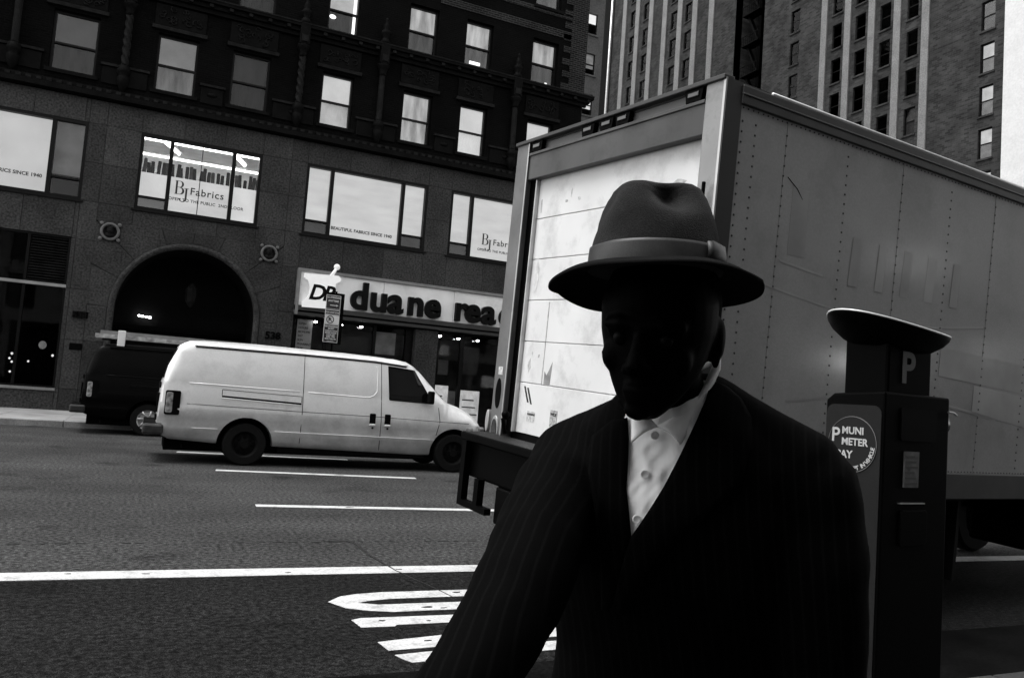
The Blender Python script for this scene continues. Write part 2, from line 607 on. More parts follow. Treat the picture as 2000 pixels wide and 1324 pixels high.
# granite panels, joints left open
xe = [-11, -9.9, -9.0, -7.7, -6.5, -5.0, -3.6, -2.22, -2.1, -1.35, -0.6, 0.65, 1.9, 3.13, 3.9, 4.62, 6.1, 7.55, 9.02, 9.93, 11.4, 12.85, 14.3, 15.15]
ze = [0.1, 0.8, 2.2, 3.8, 5.38, 5.43, 6.05, 6.6, 7.8, 9.05, 9.8]
xe2 = {0: [-11, -9.6, -9.0, -2.22, -1.75]}
ARCBOX = (-1.6, 4.08, 0.1, 6.05)
J = 0.006
def panel(x0, x1, z0, z1):
    if x1 - x0 < 0.05 or z1 - z0 < 0.04:
        return
    bpart(MB().box(x0 + J, x1 - J, YF, YF + 0.09, z0 + J, z1 - J), 'stone_panel', M_STONE)
allh = [(a, b, Z0, Z1) for a, b in W2ND] + [SHOPL, SHOPR, ARCBOX]
for i, (za, zb) in enumerate(((0.1, 0.8), (0.8, 2.3), (2.3, 3.86), (3.86, 5.4), (5.4, 6.6), (6.6, 7.82), (7.82, 9.05), (9.05, 9.8))):
    xs = [-11, -9.9, -9.0, -7.6, -6.5, -5.0, -3.6, -2.22, -1.6, -0.6, 0.65, 1.9, 3.13, 4.08, 4.62, 6.1, 7.55, 9.02, 9.93, 11.4, 12.85, 14.3, 15.15]
    if za > 6:
        xs = [-11, -9.9, -8.2, -6.5, -5.0, -3.6, -2.1, -0.6, 0.65, 1.9, 3.13, 4.62, 6.1, 7.55, 9.02, 9.93, 11.4, 12.85, 14.3, 15.15]
    for a, b in zip(xs, xs[1:]):
        for r in cut_rect(a, b, za, zb, allh):
            panel(*r)
# stones round the arch, cut as wedges
def arc_pt(r, t):
    return (ARC_C + r * math.cos(t), ARC_Z + r * math.sin(t))
def out_pt(t):
    dx, dz = math.cos(t), math.sin(t)
    k = 1e9
    if dx > 1e-6: k = min(k, (ARCBOX[1] - ARC_C) / dx)
    if dx < -1e-6: k = min(k, (ARCBOX[0] - ARC_C) / dx)
    if dz > 1e-6: k = min(k, (ARCBOX[3] - ARC_Z) / dz)
    return (ARC_C + k * dx, ARC_Z + k * dz)
RA = ARC_R + 0.16
ca = [math.atan2(ARCBOX[3] - ARC_Z, ARCBOX[1] - ARC_C), math.atan2(ARCBOX[3] - ARC_Z, ARCBOX[0] - ARC_C)]
cuts = [0, 0.42, ca[0], 1.22, 1.57, 1.92, ca[1], PI - 0.42, PI]
for t0, t1 in zip(cuts, cuts[1:]):
    e = 0.0022
    inner = [arc_pt(RA + 0.004, t0 + e + (t1 - t0 - 2 * e) * k / 6) for k in range(7)]
    outer = [out_pt(t1 - e * 2), out_pt(t0 + e * 2)]
    mbp = MB()
    n = 6
    o2 = [(outer[1][0] + (outer[0][0] - outer[1][0]) * k / n, outer[1][1] + (outer[0][1] - outer[1][1]) * k / n) for k in range(n + 1)]
    for k in range(n):
        mbp.prism([inner[k], inner[k + 1], o2[k + 1], o2[k]], YF, YF + 0.09, 'Y')
    bpart(mbp, 'stone_panel', M_STONE)
for sx in (-1, 1):
    xa, xb = sorted((ARC_C + sx * (RA + 0.004), ARCBOX[1] if sx > 0 else ARCBOX[0]))
    for za, zb in ((0.1, 1.2), (1.2, 2.3), (2.3, 3.42)):
        panel(xa, xb, za, zb)
# arch moulding: a round roll running up both jambs and over
path = [(ARC_C - ARC_R - 0.06, YF, 0.1), (ARC_C - ARC_R - 0.06, YF, 2.0)] + [(ARC_C - (ARC_R + 0.06) * math.cos(PI * k / 32), YF, ARC_Z + (ARC_R + 0.06) * math.sin(PI * k / 32)) for k in range(33)] + [(ARC_C + ARC_R + 0.06, YF, 2.0), (ARC_C + ARC_R + 0.06, YF, 0.1)]
bpart(MB().tube(path, 0.10, 10), 'arch_moulding', M_STONE, smooth=True)
rev = MB()
pts = [(ARC_C - ARC_R, 0.1)] + [(ARC_C - ARC_R * math.cos(PI * k / 32), ARC_Z + ARC_R * math.sin(PI * k / 32)) for k in range(33)] + [(ARC_C + ARC_R, 0.1)]
rev.loft([[(p[0], YF + 0.02, p[1]) for p in pts], [(p[0], YF + 2.2, p[1]) for p in pts]], cap=False, closed=False)
bpart(rev, 'arch_reveal', M_DARK)
bpart(MB().prism(pts, YF + 2.2, YF + 2.3, 'Y'), 'arch_back_wall', M_DARK)
for k in range(-2, 3):
    bpart(MB().box(ARC_C + k * 0.84 - 0.03, ARC_C + k * 0.84 + 0.03, YF + 2.1, YF + 2.19, 0.15, 2.9), 'door_mullion', M_BLACK)
bpart(MB().box(ARC_C - 2.1, ARC_C + 2.1, YF + 2.05, YF + 2.19, 2.9, 3.05), 'door_transom', M_BLACK)
ln = bpart(MB().lathe([(0.03, 4.55), (0.10, 4.5), (0.20, 4.35), (0.17, 3.95), (0.08, 3.8), (0.03, 3.75)], (ARC_C + 0.15, YF + 1.1, 0), 8), 'hanging_lantern', M_TERRA2)
bpart(MB().tube([(ARC_C + 0.15, YF + 1.1, 4.5), (ARC_C + 0.15, YF + 1.1, 5.5)], 0.012, 6), 'lantern_chain', M_BLACK, ln)
for k in range(4):
    bpart(MB().ball((-0.12 + k * 0.1 + (0.03 if k > 1 else 0), YF + 2.0, 3.36 - 0.01 * k), 0.045, 0.03, 0.03, 8, 5), 'entrance_lamp', M_BULB)
# medallions either side of the arch
for mx in (-1.19, 3.62):
    b = bpart(MB().box(mx - 0.27, mx + 0.27, YF - 0.05, YF + 0.01, 5.48, 6.0), 'medallion', M_TERRA2, bevel=0.02)
    ring = MB().tube([(mx + 0.24 * math.cos(2 * PI * k / 24), YF - 0.07, 5.74 + 0.24 * math.sin(2 * PI * k / 24)) for k in range(25)], 0.045, 8, cap=False)
    bpart(ring, 'medallion_ring', mat('medallion_stone', 0.10, 0.8, var=0.3, scale=6), b, smooth=True)
    hd = MB().ball((mx, YF - 0.1, 5.78), 0.1, 0.08, 0.13).ball((mx, YF - 0.08, 5.63), 0.14, 0.06, 0.08).ball((mx, YF - 0.15, 5.76), 0.03, 0.05, 0.05).ball((mx - .06, YF - .09, 5.88), .07, .06, .05).ball((mx + .06, YF - .09, 5.88), .07, .06, .05)
    bpart(hd, 'medallion_relief', M_TERRA2, b, smooth=True)
    for sx in (-1, 1):
        for sz in (-1, 1):
            bpart(MB().ball((mx + sx * 0.25, YF - 0.06, 5.74 + sz * 0.24), 0.06, 0.05, 0.06, 8, 5), 'corner_boss', mat('medallion_stone', 0.10), b, smooth=True)
# plaques and the house number
for (x, z, w, h) in ((-1.75, 3.08, 0.42, 0.2), (-1.78, 2.1, 0.34, 0.2)):
    bpart(MB().box(x - w / 2, x + w / 2, YF - 0.04, YF + 0.01, z - h / 2, z + h / 2), 'wall_plaque', M_BLACK, bevel=0.01)
link('house_number', text_mesh('538', 0.34, face_y(3.74, YF - 0.03, 2.9), 0.02, 0.008), M_BLACK, BLD, world=True)
link('house_number', text_mesh('538', 0.26, face_y(-1.96, YF - 0.06, 2.98), 0.01, 0.006), M_LETTER, BLD, world=True)

# ---- second-floor shop windows
def shop_window(x0, x1, mull, low, blinds, room=False):
    f = MB()
    w = 0.09
    y0, y1 = YF + 0.02, YF + 0.22
    f.box(x0, x1, y0, y1, Z0, Z0 + w).box(x0, x1, y0, y1, Z1 - w, Z1)
    f.box(x0, x0 + w, y0, y1, Z0 + w, Z1 - w).box(x1 - w, x1, y0, y1, Z0 + w, Z1 - w)
    win = bpart(f, 'window', M_FRAME)
    for mx in mull:
        bpart(MB().box(mx - 0.06, mx + 0.06, y0 + 0.02, y1, Z0 + w, Z1 - w), 'mullion', M_FRAME, win)
    es = [x0] + list(mull) + [x1]
    for i, (a, b) in enumerate(zip(es, es[1:])):
        bpart(MB().box(a + 0.05, b - 0.05, YF + 0.13, YF + 0.14, Z0 + 0.05, Z1 - 0.05), 'pane', M_GLASS, win)
        if low[i]:
            zl = Z0 + low[i]
            bpart(MB().box(a + 0.06, b - 0.06, y0 + 0.03, y1, zl - 0.03, zl + 0.03), 'transom', M_FRAME, win)
    for (a, b, za, zb, m) in blinds:
        bpart(MB().box(a, b, YF + 0.30, YF + 0.32, za, zb), 'blind', m, win)
    bpart(MB().box(x0 - 0.08, x1 + 0.08, YF - 0.06, YF + 0.02, Z0 - 0.07, Z0 - 0.005), 'sill', M_FRAME, win)
    if not room:
        rm = MB().box(x0, x1, YF + 0.5, YF + 0.6, Z0 - .1, Z1 + .1)
        bpart(rm, 'room_wall', M_DARK, win)
    return win
L7 = lit(0.34, 0.10, 0.8, (1, 1, 4))
w1 = shop_window(*W2ND[0], [-5.5, -3.02], [0, 0, 0.62], [(-6.4, -3.0, Z0, Z1, lit(0.30, 0.12, 0.7)), (-3.0, -2.15, Z0 + 0.75, Z1, lit(0.035, 0.6, 0.9))])
w3 = shop_window(*W2ND[2], [5.52, 8.1], [0.5, 0, 0.5], [(4.66, 5.5, Z0 + 0.5, Z1, L7), (5.5, 8.1, Z0, Z1, L7), (8.1, 8.98, Z0 + 0.5, Z1, L7), (4.66, 5.5, Z0, Z0 + 0.48, lit(0.02, 0.4)), (8.1, 8.98, Z0, Z0 + 0.48, lit(0.02, 0.4))])
w4 = shop_window(*W2ND[3], [10.8, 13.4], [0.5, 0, 0.5], [(9.97, 10.8, Z0 + 0.5, Z1, L7), (10.8, 14.2, Z0, Z1, L7), (9.97, 10.8, Z0, Z0 + 0.48, lit(0.02, 0.4))])
w2 = shop_window(*W2ND[1], [0.32, 2.24], [0.42, 0, 0], [(0.36, 1.245, Z0, 7.86, L7), (1.255, 2.2, Z0, 7.86, L7), (-0.55, 0.28, Z0 + 0.45, 7.86, lit(0.36)), (2.28, 3.08, Z0, 7.86, lit(0.38)), (-0.55, 0.28, Z0, Z0 + 0.42, lit(0.06))], room=True)
bpart(MB().box(1.24, 1.262, YF + 0.1, YF + 0.16, Z0 + .05, Z1 - .05), 'glazing_joint', M_FRAME, w2)
# the lit room behind the second window
rm = MB().box(-1.4, 4.4, YF + 5.0, YF + 5.1, 6.2, 9.75).box(-1.5, -1.4, YF + 0.5, YF + 5, 6.2, 9.75).box(4.4, 4.5, YF + 0.5, YF + 5, 6.2, 9.75).box(-1.5, 4.5, YF + 0.5, YF + 5, 6.1, 6.2)
bpart(rm, 'room_wall', M_ROOM, w2)
bpart(MB().box(-1.5, 4.5, YF + 0.5, YF + 5.1, 9.75, 9.8), 'room_ceiling', M_ROOM, w2)
for k, (xx, yy, zz, rz) in enumerate(((1.4, YF + 1.7, 9.3, 0.0), (1.4, YF + 3.9, 9.32, 0.0), (0.3, YF + 2.8, 9.45, 1.2), (2.6, YF + 2.8, 9.45, 1.2))):
    t = thing('strip_light', ['long ceiling strip light nearest the lit fabric shop window', 'long ceiling strip light deepest inside the lit fabric shop', 'short cross strip light at left inside the fabric shop', 'short cross strip light at right inside the fabric shop'][k], 'lamp', (xx, yy, zz), (0, 0, rz), group='strip lights in the fabric shop')
    if rz:
        MB().box(-0.9, 0.9, -0.12, 0.12, 0.05, 0.12).build('housing', M_WHITE, t)
        MB().tube([(-0.85, 0, 0.02), (0.85, 0, 0.02)], 0.05, 8).build('tube', M_TUBE, t)
        continue
    MB().box(-2.6, 2.6, -0.09, 0.09, 0.05, 0.12).build('housing', M_WHITE, t)
    MB().tube([(-2.5, 0, 0.02), (2.5, 0, 0.02)], 0.035, 8).build('tube', M_TUBE, t)
for i in range(34):
    x = -0.9 + i * 0.145 + random.uniform(-.03, .03)
    h = random.uniform(0.55, 0.75)
    o = MB().lathe([(0.03, 0), (0.055, 0.01), (0.06, 0.3), (0.055, h), (0.02, h + 0.01)], n=8).build('fabric_bolt', mat('cloth_%d' % (i % 5), [0.006, 0.01, 0.02, 0.09, 0.004][i % 5], 0.9, var=0.4, spec=0.05), smooth=True)
    o.location = (x, YF + 0.95 + random.uniform(-.05, .05), 7.72)
    o.rotation_euler = (random.uniform(-.08, .08), random.uniform(-.06, .06), 0)
    tag(o, 'upright fabric bolt on the rail above the white window blinds', 'fabric bolt', 'fabric bolts in the lit shop window')
bpart(MB().box(-1.3, 4.3, YF + 0.75, YF + 1.2, 6.2, 7.72), 'bolt_shelf', M_DARK, w2)

def lettering(body, size, x, z, parent, y=YF + 0.115, m=M_INK, **kw):
    return link('lettering', text_mesh(body, size, face_y(x, y, z), 0.002, **kw), m, parent)
def serif_logo(x, z, s, parent):
    """ornate B and J: stems, bowls and a long tail built as strokes"""
    y0, y1 = YF + 0.108, YF + 0.118
    mb = MB()
    def P(px, pz): return (x + px * s, z + pz * s)
    def stroke(pts, ws):
        L, R_ = [], []
        for i, p in enumerate(pts):
            a = Vector(pts[max(i - 1, 0)]); b = Vector(pts[min(i + 1, len(pts) - 1)])
            d = (b - a).normalized(); n = Vector((-d.y, d.x)) * ws[i] / 2
            L.append(Vector(p) + n); R_.append(Vector(p) - n)
        for i in range(len(pts) - 1):
            mb.prism([P(*L[i]), P(*L[i + 1]), P(*R_[i + 1]), P(*R_[i])], y0, y1, 'Y')
    def arc(cx, cz, rx, rz, a0, a1, n=10):
        return [(cx + rx * math.cos(rad(a0 + (a1 - a0) * k / n)), cz + rz * math.sin(rad(a0 + (a1 - a0) * k / n))) for k in range(n + 1)]
    stroke([(0.12, 0), (0.12, 1)], [0.13, 0.13])
    stroke([(0, 0.985), (0.35, 0.985)], [0.03, 0.03]); stroke([(0, 0.015), (0.35, 0.015)], [0.03, 0.03]); stroke([(0.1, 0.53), (0.35, 0.53)], [0.03, 0.03])
    stroke(arc(0.33, 0.76, 0.2, 0.225, 90, -90), [0.03, 0.05, 0.08, 0.11, 0.13, 0.14, 0.13, 0.11, 0.08, 0.05, 0.03])
    stroke(arc(0.33, 0.27, 0.26, 0.255, 90, -90), [0.03, 0.05, 0.08, 0.12, 0.14, 0.15, 0.14, 0.12, 0.08, 0.05, 0.03])
    mb.build('lettering', M_INK, parent, kind='stuff')
    mb = MB()
    stroke([(0.62, 0.5), (0.98, 0.5)], [0.03, 0.03])
    stroke([(0.80, 0.5), (0.80, -0.25)] + arc(0.58, -0.25, 0.22, 0.26, 0, -170), [0.13, 0.13] + [0.12, 0.11, 0.1, 0.08, 0.06, 0.05, 0.05, 0.05, 0.06, 0.1, 0.14])
    return mb.build('lettering', M_INK, parent, kind='stuff')
serif_logo(0.52, 7.28, 0.44, w2)
lettering('Fabrics', 0.33, 0.98, 7.33, w2, spacing=1.12, bold=0.004)
lettering('OPEN TO THE PUBLIC  2ND FLOOR', 0.135, 0.36, 7.07, w2, spacing=1.08, bold=0.003)
lettering('BEAUTIFUL FABRICS SINCE 1940', 0.152, 5.62, 6.92, w3, spacing=1.02, bold=0.005)
lettering('BEAUTIFUL FABRICS SINCE 1940', 0.152, -5.40, 7.12, w1, spacing=1.02, bold=0.005)
serif_logo(11.32, 7.22, 0.42, w4)
lettering('Fabrics', 0.31, 11.78, 7.26, w4, spacing=1.12, bold=0.004)
lettering('OPEN TO THE PUBLIC  2ND FLOOR', 0.125, 11.16, 6.98, w4, spacing=1.08, bold=0.003)

# ---- dark shopfront at the left
f = MB()
x0, x1, z0, z1 = SHOPL
f.box(x0, x1, YF + 0.05, YF + 0.2, z0, z0 + 0.06).box(x0, x1, YF + 0.05, YF + 0.2, z1 - 0.06, z1).box(x1 - 0.06, x1, YF + 0.05, YF + 0.2, z0 + .06, z1 - .06)
for mx in (-7.2, -5.3, -3.33):
    f.box(mx - 0.04, mx + 0.04, YF + 0.05, YF + 0.2, z0 + .06, z1 - .06)
sf = bpart(f, 'shopfront', M_FRAME)
bpart(MB().box(x0, x1, YF + 0.0, YF + 0.19, 3.86, 3.95), 'transom', M_KERB, sf)
bpart(MB().box(x0, x1 + 0.02, YF - 0.06, YF + 0.2, 0.72, 0.80), 'sill', M_CONC, sf)
for a, b in ((-9, -7.2), (-7.2, -5.3), (-5.3, -3.33), (-3.33, -2.22)):
    bpart(MB().box(a + 0.03, b - 0.03, YF + 0.12, YF + 0.13, z0 + 0.04, 3.88), 'pane', M_DKGLASS, sf)
    if b < -3:
        bpart(MB().box(a + 0.03, b - 0.03, YF + 0.12, YF + 0.13, 3.93, z1 - 0.04), 'pane', M_DKGLASS, sf)
for k in range(17):
    z = 3.98 + k * 0.083
    bpart(MB().prism([(YF + 0.05, z), (YF + 0.065, z - 0.0), (YF + 0.15, z + 0.06), (YF + 0.135, z + 0.065)], -3.28, -2.29, 'X'), 'louvre_slat', M_TERRA2, sf)
bpart(MB().box(-9, -2.2, YF + 1.6, YF + 1.7, 0, 5.6).box(-3.3, -2.25, YF + 0.25, YF + 0.3, 3.95, 5.4), 'room_wall', M_DARK, sf)
for (x, z, r) in ((-2.72, 2.08, 0.11), (-3.5, 1.75, 0.035), (-3.55, 1.6, 0.03), (-3.48, 1.5, 0.03), (-2.42, 1.78, 0.035), (-3.05, 1.55, 0.03), (-3.5, 1.2, 0.03)):  # glowing balls that imitate bright reflections in the dark glass
    bpart(MB().ball((x, YF + 0.7, z), r, r, r * 1.15, 10, 7), 'glass_reflection', mat('reflection_glow', 0.8, 0.3, emis=0.9, var=0.2) if r < 0.1 else mat('reflection_dim', 0.7, 0.3, emis=0.12, var=0.3, scale=6), sf, smooth=True)

# ---- pharmacy shopfront under the sign
px0, px1 = 4.62, 14.4
f = MB()
for a, b in ((4.62, 4.72), (5.75, 5.87), (7.5, 7.6), (8.7, 8.98), (9.85, 9.97), (10.85, 10.98), (12.5, 12.6), (14.3, 14.4)):
    f.box(a, b, YF + 0.25, YF + 0.42, 0.15, 3.75)
f.box(4.62, 14.4, YF + 0.25, YF + 0.42, 0.15, 0.45)
ps = bpart(f, 'shopfront', M_FRAME)
bpart(MB().box(8.98, 9.85, YF + 0.0, YF + 0.42, 0.15, 3.75), 'shopfront_pier', M_STONE, ps)
for a, b in ((4.72, 5.75), (5.87, 7.5), (7.6, 8.7), (9.97, 10.85), (10.98, 12.5), (12.6, 14.3)):
    bpart(MB().box(a, b, YF + 0.33, YF + 0.34, 0.45, 3.7), 'pane', M_GLASS, ps)
bpart(MB().box(4.62, 14.4, YF + 4.5, YF + 4.6, 0.1, 5.4), 'room_wall', mat('shop_back', 0.04, 0.8, var=0.8, scale=1.6), ps)
bpart(MB().box(4.62, 14.4, YF + 0.45, YF + 4.5, 3.78, 3.85), 'room_ceiling', M_DARK, ps)
bpart(MB().box(4.62, 14.4, YF + 0.3, YF + 0.5, 3.75, 5.4), 'fascia_backing', M_DARK, ps)
for (x0_, x1_, z0_, z1_, v) in ((7.65, 8.4, 2.75, 3.55, 0.35), (6.0, 7.4, 2.2, 3.3, 0.02), (7.6, 8.65, 2.0, 2.72, 0.012), (10.1, 10.5, 2.2, 2.75, 0.10), (11.1, 11.7, 2.3, 3.3, 0.03), (5.9, 7.3, 1.6, 2.0, 0.15)):
    bpart(MB().box(x0_, x1_, YF + 0.5, YF + 0.53, z0_, z1_), 'hanging_board', mat('board_%03d' % int(v * 1000), v, 0.7, var=0.3), ps)
nb = bpart(MB().box(4.80, 5.32, YF + 0.2, YF + 0.24, 2.55, 3.68), 'notice_board', mat('notice_grey', 0.132, 0.6, var=0.15, scale=8), ps)
for k in range(7):
    link('lettering', text_mesh(['OPEN', 'HOURS', 'MON-FRI', 'SAT', 'SUN', 'PHARMACY', 'FILM'][k], 0.10, face_y(4.85, YF + 0.196, 3.5 - k * 0.14), 0.001, 0.003), M_INK, nb)
for k, (x0_, x1_, z0_, z1_, lab, v) in enumerate(((10.05, 10.62, 0.6, 1.80, 'white display case standing left in the pharmacy window right of the pier', 0.75), (10.66, 11.1, 0.6, 1.62, 'dark poster stand between white cases in the pharmacy window', 0.06), (11.15, 11.9, 0.6, 1.68, 'white display case standing right in the pharmacy window, beside the truck', 0.7))):
    t = thing('display_case', lab, 'display', ((x0_ + x1_) / 2, YF + 0.75, 0.45))
    hw, hh = (x1_ - x0_) / 2, z1_ - 0.45
    MB().box(-hw, hw, -0.15, 0.15, 0, hh).build('case_body', mat('case_%03d' % int(v * 100), v, 0.5, var=0.25, scale=5, emis=0.18 * v), t, bevel=0.01)  # emission added so the cases show bright in the dark recess
    for j in range(3):
        MB().box(-hw + 0.06, hw - 0.06 - 0.08 * j, -0.157, -0.152, hh * (0.25 + 0.22 * j), hh * (0.25 + 0.22 * j) + 0.05).build('printed_strip', mat('case_print', 0.12, 0.6), t)
for k, (x, z) in enumerate(((5.4, 3.66), (6.29, 3.64), (7.0, 3.65), (9.96, 3.62), (10.69, 3.59), (11.46, 3.59))):
    t = thing('spot_lamp', ['lit spot lamp above the notice board, first under the pharmacy sign', 'lit spot lamp just right of the parking sign', 'third lit spot lamp under the pharmacy sign, above the dark board', 'lit spot lamp just right of the granite pier', 'lit spot lamp over the white display cases', 'lit spot lamp under the sign nearest the truck'][k], 'lamp', (x, YF + 0.12, z), group='spot lamps under the pharmacy sign')
    MB().lathe([(0.02, 0.16), (0.05, 0.15), (0.065, 0.03), (0.06, 0.0)], n=10).build('housing', M_BLACK, t)
    MB().ball((0, 0, -0.015), 0.055, 0.055, 0.05, 10, 6).build('bulb', M_BULB, t, smooth=True)

# ---- the pharmacy sign
sg = thing('shop_sign', 'long pharmacy fascia sign with raised black letters and a white mortar emblem', 'sign', (9.4, YF - 0.05, 3.8))
def sgp(mb, name, m, parent=None, **kw):
    return mb.build(name, m, parent or sg, world=True, **kw)
for a, b in ((4.7, 7.62), (7.63, 10.28), (10.29, 14.35)):
    sgp(MB().box(a, b, YF - 0.18, YF - 0.02, 4.12, 5.28), 'fascia_panel', M_SIGNBACK, bevel=0.01)
fr = MB().box(4.6, 14.45, YF - 0.26, YF - 0.02, 5.28, 5.38).box(4.6, 4.7, YF - 0.26, YF - 0.02, 3.8, 5.28)
sgp(fr, 'sign_frame', mat('sign_frame_grey', 0.156, 0.5, var=0.2))
sgp(MB().box(4.6, 14.45, YF - 0.24, YF + 0.2, 3.96, 4.12).box(4.6, 14.45, YF - 0.16, YF + 0.22, 3.80, 3.90), 'sign_ledge', mat('ledge_grey', 0.0225, 0.5))
sgp(MB().box(4.72, 14.4, YF - 0.1, YF + 0.2, 3.90, 3.96), 'ledge_gap', M_DARK)
x = 6.42
for ch, adv in (('d', 0.70), ('u', 0.66), ('a', 0.70), ('n', 0.66), ('e', 1.14), ('r', 0.42), ('e', 0.68), ('a', 0.70), ('d', 0.70), ('e', 0.7)):
    me = text_mesh(ch, 1.30, face_y(x, YF - 0.27, 4.22), 0.09, 0.038, res=6)
    o = link('letter', me, M_LETTER, sg, world=True)
    x += adv
# emblem: mortar with pestle
mort = [(4.80, 5.20), (5.95, 5.26), (6.05, 5.16), (6.02, 5.06), (5.90, 5.0), (5.84, 4.75), (5.86, 4.52), (5.98, 4.38), (6.06, 4.28), (6.05, 4.10), (4.82, 4.06), (4.80, 4.24), (4.92, 4.34), (5.02, 4.52), (5.02, 4.78), (4.94, 4.98), (4.80, 5.06)]
M_EMB = mat('emblem_glow', 0.8, 0.4, var=0.04, emis=0.08)  # weak emission added to lift the poorly lit emblem
em = sgp(MB().prism(mort, YF - 0.34, YF - 0.2, 'Y'), 'mortar_emblem', M_EMB)
sgp(MB().tube([(5.70, YF - 0.27, 5.2), (5.86, YF - 0.27, 5.50)], [0.07, 0.05], 10).ball((5.88, YF - 0.27, 5.56), 0.11, 0.07, 0.11, 12, 8), 'pestle', M_EMB, em, smooth=True)
link('lettering', text_mesh('DR', 0.72, face_y(4.98, YF - 0.345, 4.36), 0.004, 0.02, shear=0.25, spacing=0.8), M_LETTER, em)

# ---- upper storeys
UF = YF - 0.02
BAYS = [(-3.37, -2.10), (-0.42, 0.80), (1.87, 3.09), (4.84, 5.96), (7.77, 8.89), (10.0, 11.1), (12.8, 13.93)]
rows = [(10.5, 12.38), (13.85, 15.66), (17.0, 18.8)]
uh = [(a, b, z0_, z1_) for a, b in BAYS for z0_, z1_ in rows]
wl = MB()
for r in cut_rect(XL, XR, 9.8, 32, uh):
    wl.box(r[0], r[1], UF, UF + 0.45, r[2], r[3])
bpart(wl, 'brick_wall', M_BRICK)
bpart(MB().box(XL, XR, YF + 5.5, YF + 6, 0, 32).box(XR - 0.4, XR, YF + 0.5, YF + 5.5, 0, 32).box(XL, XR, YF + 0.45, YF + 5.5, 31.5, 32).box(XL, XL + .4, YF + .5, YF + 5.5, 0, 32), 'rear_wall', M_BRICK)
for z in (5.75, 9.82, 13.2, 16.4):
    bpart(MB().box(XL + .4, XR - .4, YF + 0.6, YF + 5.5, z, z + 0.2), 'floor_slab', M_DARK)

def sash(x0, x1, z0, z1, up, lo_, extra=None):
    w = 0.07
    y0, y1 = UF + 0.16, UF + 0.28
    f = MB().box(x0, x0 + w, y0, y1, z0, z1).box(x1 - w, x1, y0, y1, z0, z1).box(x0 + w, x1 - w, y0, y1, z0, z0 + w).box(x0 + w, x1 - w, y0, y1, z1 - w, z1)
    win = bpart(f, 'window', M_FRAME)
    zm = z0 + (z1 - z0) * 0.47
    bpart(MB().box(x0 + w, x1 - w, y0 + 0.01, y1, zm - 0.03, zm + 0.03), 'meeting_rail', M_FRAME, win)
    bpart(MB().box(x0 + w, x1 - w, UF + 0.21, UF + 0.215, zm + 0.03, z1 - w), 'pane', M_GLASS, win)
    bpart(MB().box(x0 + w, x1 - w, UF + 0.24, UF + 0.245, z0 + w, zm - 0.03), 'pane', M_GLASS, win)
    bpart(MB().box(x0 - 0.1, x1 + 0.1, UF - 0.08, UF + 0.16, z0 - 0.12, z0 - 0.002), 'sill', M_TERRA, win)
    bpart(MB().box(x0, x1, UF + 0.8, UF + 0.85, z0 - .1, z1 + .1), 'room_wall', M_DARK, win)
    if up:
        bpart(MB().box(x0 + w, x1 - w, UF + 0.32, UF + 0.33, zm, z1), 'blind', up, win)
    if lo_:
        n = 14        # a hung cloth with folds
        mb = MB()
        tp = [(x0 + w + (x1 - x0 - 2 * w) * k / n, UF + 0.36 + 0.03 * math.sin(k * 1.9 + x0), zm) for k in range(n + 1)]
        sag = 0.12 * ((int(x0 * 7) % 3) - 1)
        bt = [(p[0], UF + 0.36 + 0.04 * math.sin(k * 1.7 + 1 + x0), z0 + 0.02 + max(0, sag) * math.sin(PI * k / n)) for k, p in enumerate(tp)]
        md_ = [((a[0] + b[0]) / 2, a[1] + 0.02 * math.sin(k * 2.3), (a[2] + b[2]) / 2) for k, (a, b) in enumerate(zip(tp, bt))]
        mb.loft([tp, md_, bt], cap=False, closed=False)
        bpart(mb, 'curtain', lo_, win, smooth=True)
    return win
curt = lambda l: lit(l, 0.45, 1.6, (3, 1, 0.6))
r0 = rows[0]
sash(*BAYS[0], *r0, lit(0.03, 0.2), curt(0.008))
sash(*BAYS[1], *r0, lit(0.09, 0.2), curt(0.06))
sash(*BAYS[2], *r0, curt(0.004), curt(0.002))
sash(*BAYS[3], *r0, lit(0.34, 0.12), lit(0.22, 0.35))
sash(*BAYS[4], *r0, curt(0.22), curt(0.20))
sash(*BAYS[5], *r0, lit(0.36, 0.1), lit(0.36, 0.12))
sash(*BAYS[6], *r0, lit(0.34, 0.1), lit(0.34, 0.12))
r1 = rows[1]
for k in range(3):
    sash(*BAYS[k], *r1, curt(0.006), curt(0.004))
wh = sash(*BAYS[3], *r1, lit(0.25, 0.3), curt(0.012))
bpart(MB().box(5.76, 5.86, UF + 0.3, UF + 0.31, 13.9, 15.5), 'light_gap', lit(1.0, 0.05), wh)
bpart(MB().ball((5.05, UF + 0.3, 14.5), 0.12, 0.03, 0.08, 8, 5), 'room_lamp', lit(1.2, 0.05), wh)
sash(*BAYS[4], *r1, curt(0.22), curt(0.03))
wj = sash(*BAYS[5], *r1, curt(0.24), curt(0.05))
bpart(MB().box(10.32, 10.75, UF + 0.3, UF + 0.34, 14.1, 14.2), 'room_lamp', lit(1.4, 0.02), wj)
wk = sash(*BAYS[6], *r1, curt(0.2), curt(0.035))
bpart(MB().box(13.55, 13.65, UF + 0.3, UF + 0.31, 13.95, 14.1), 'room_lamp', lit(0.9, 0.02), wk)
for k in range(7):
    sash(*BAYS[k], *rows[2], curt(0.2 if k > 5 else 0.02), curt(0.05 if k > 5 else 0.01))

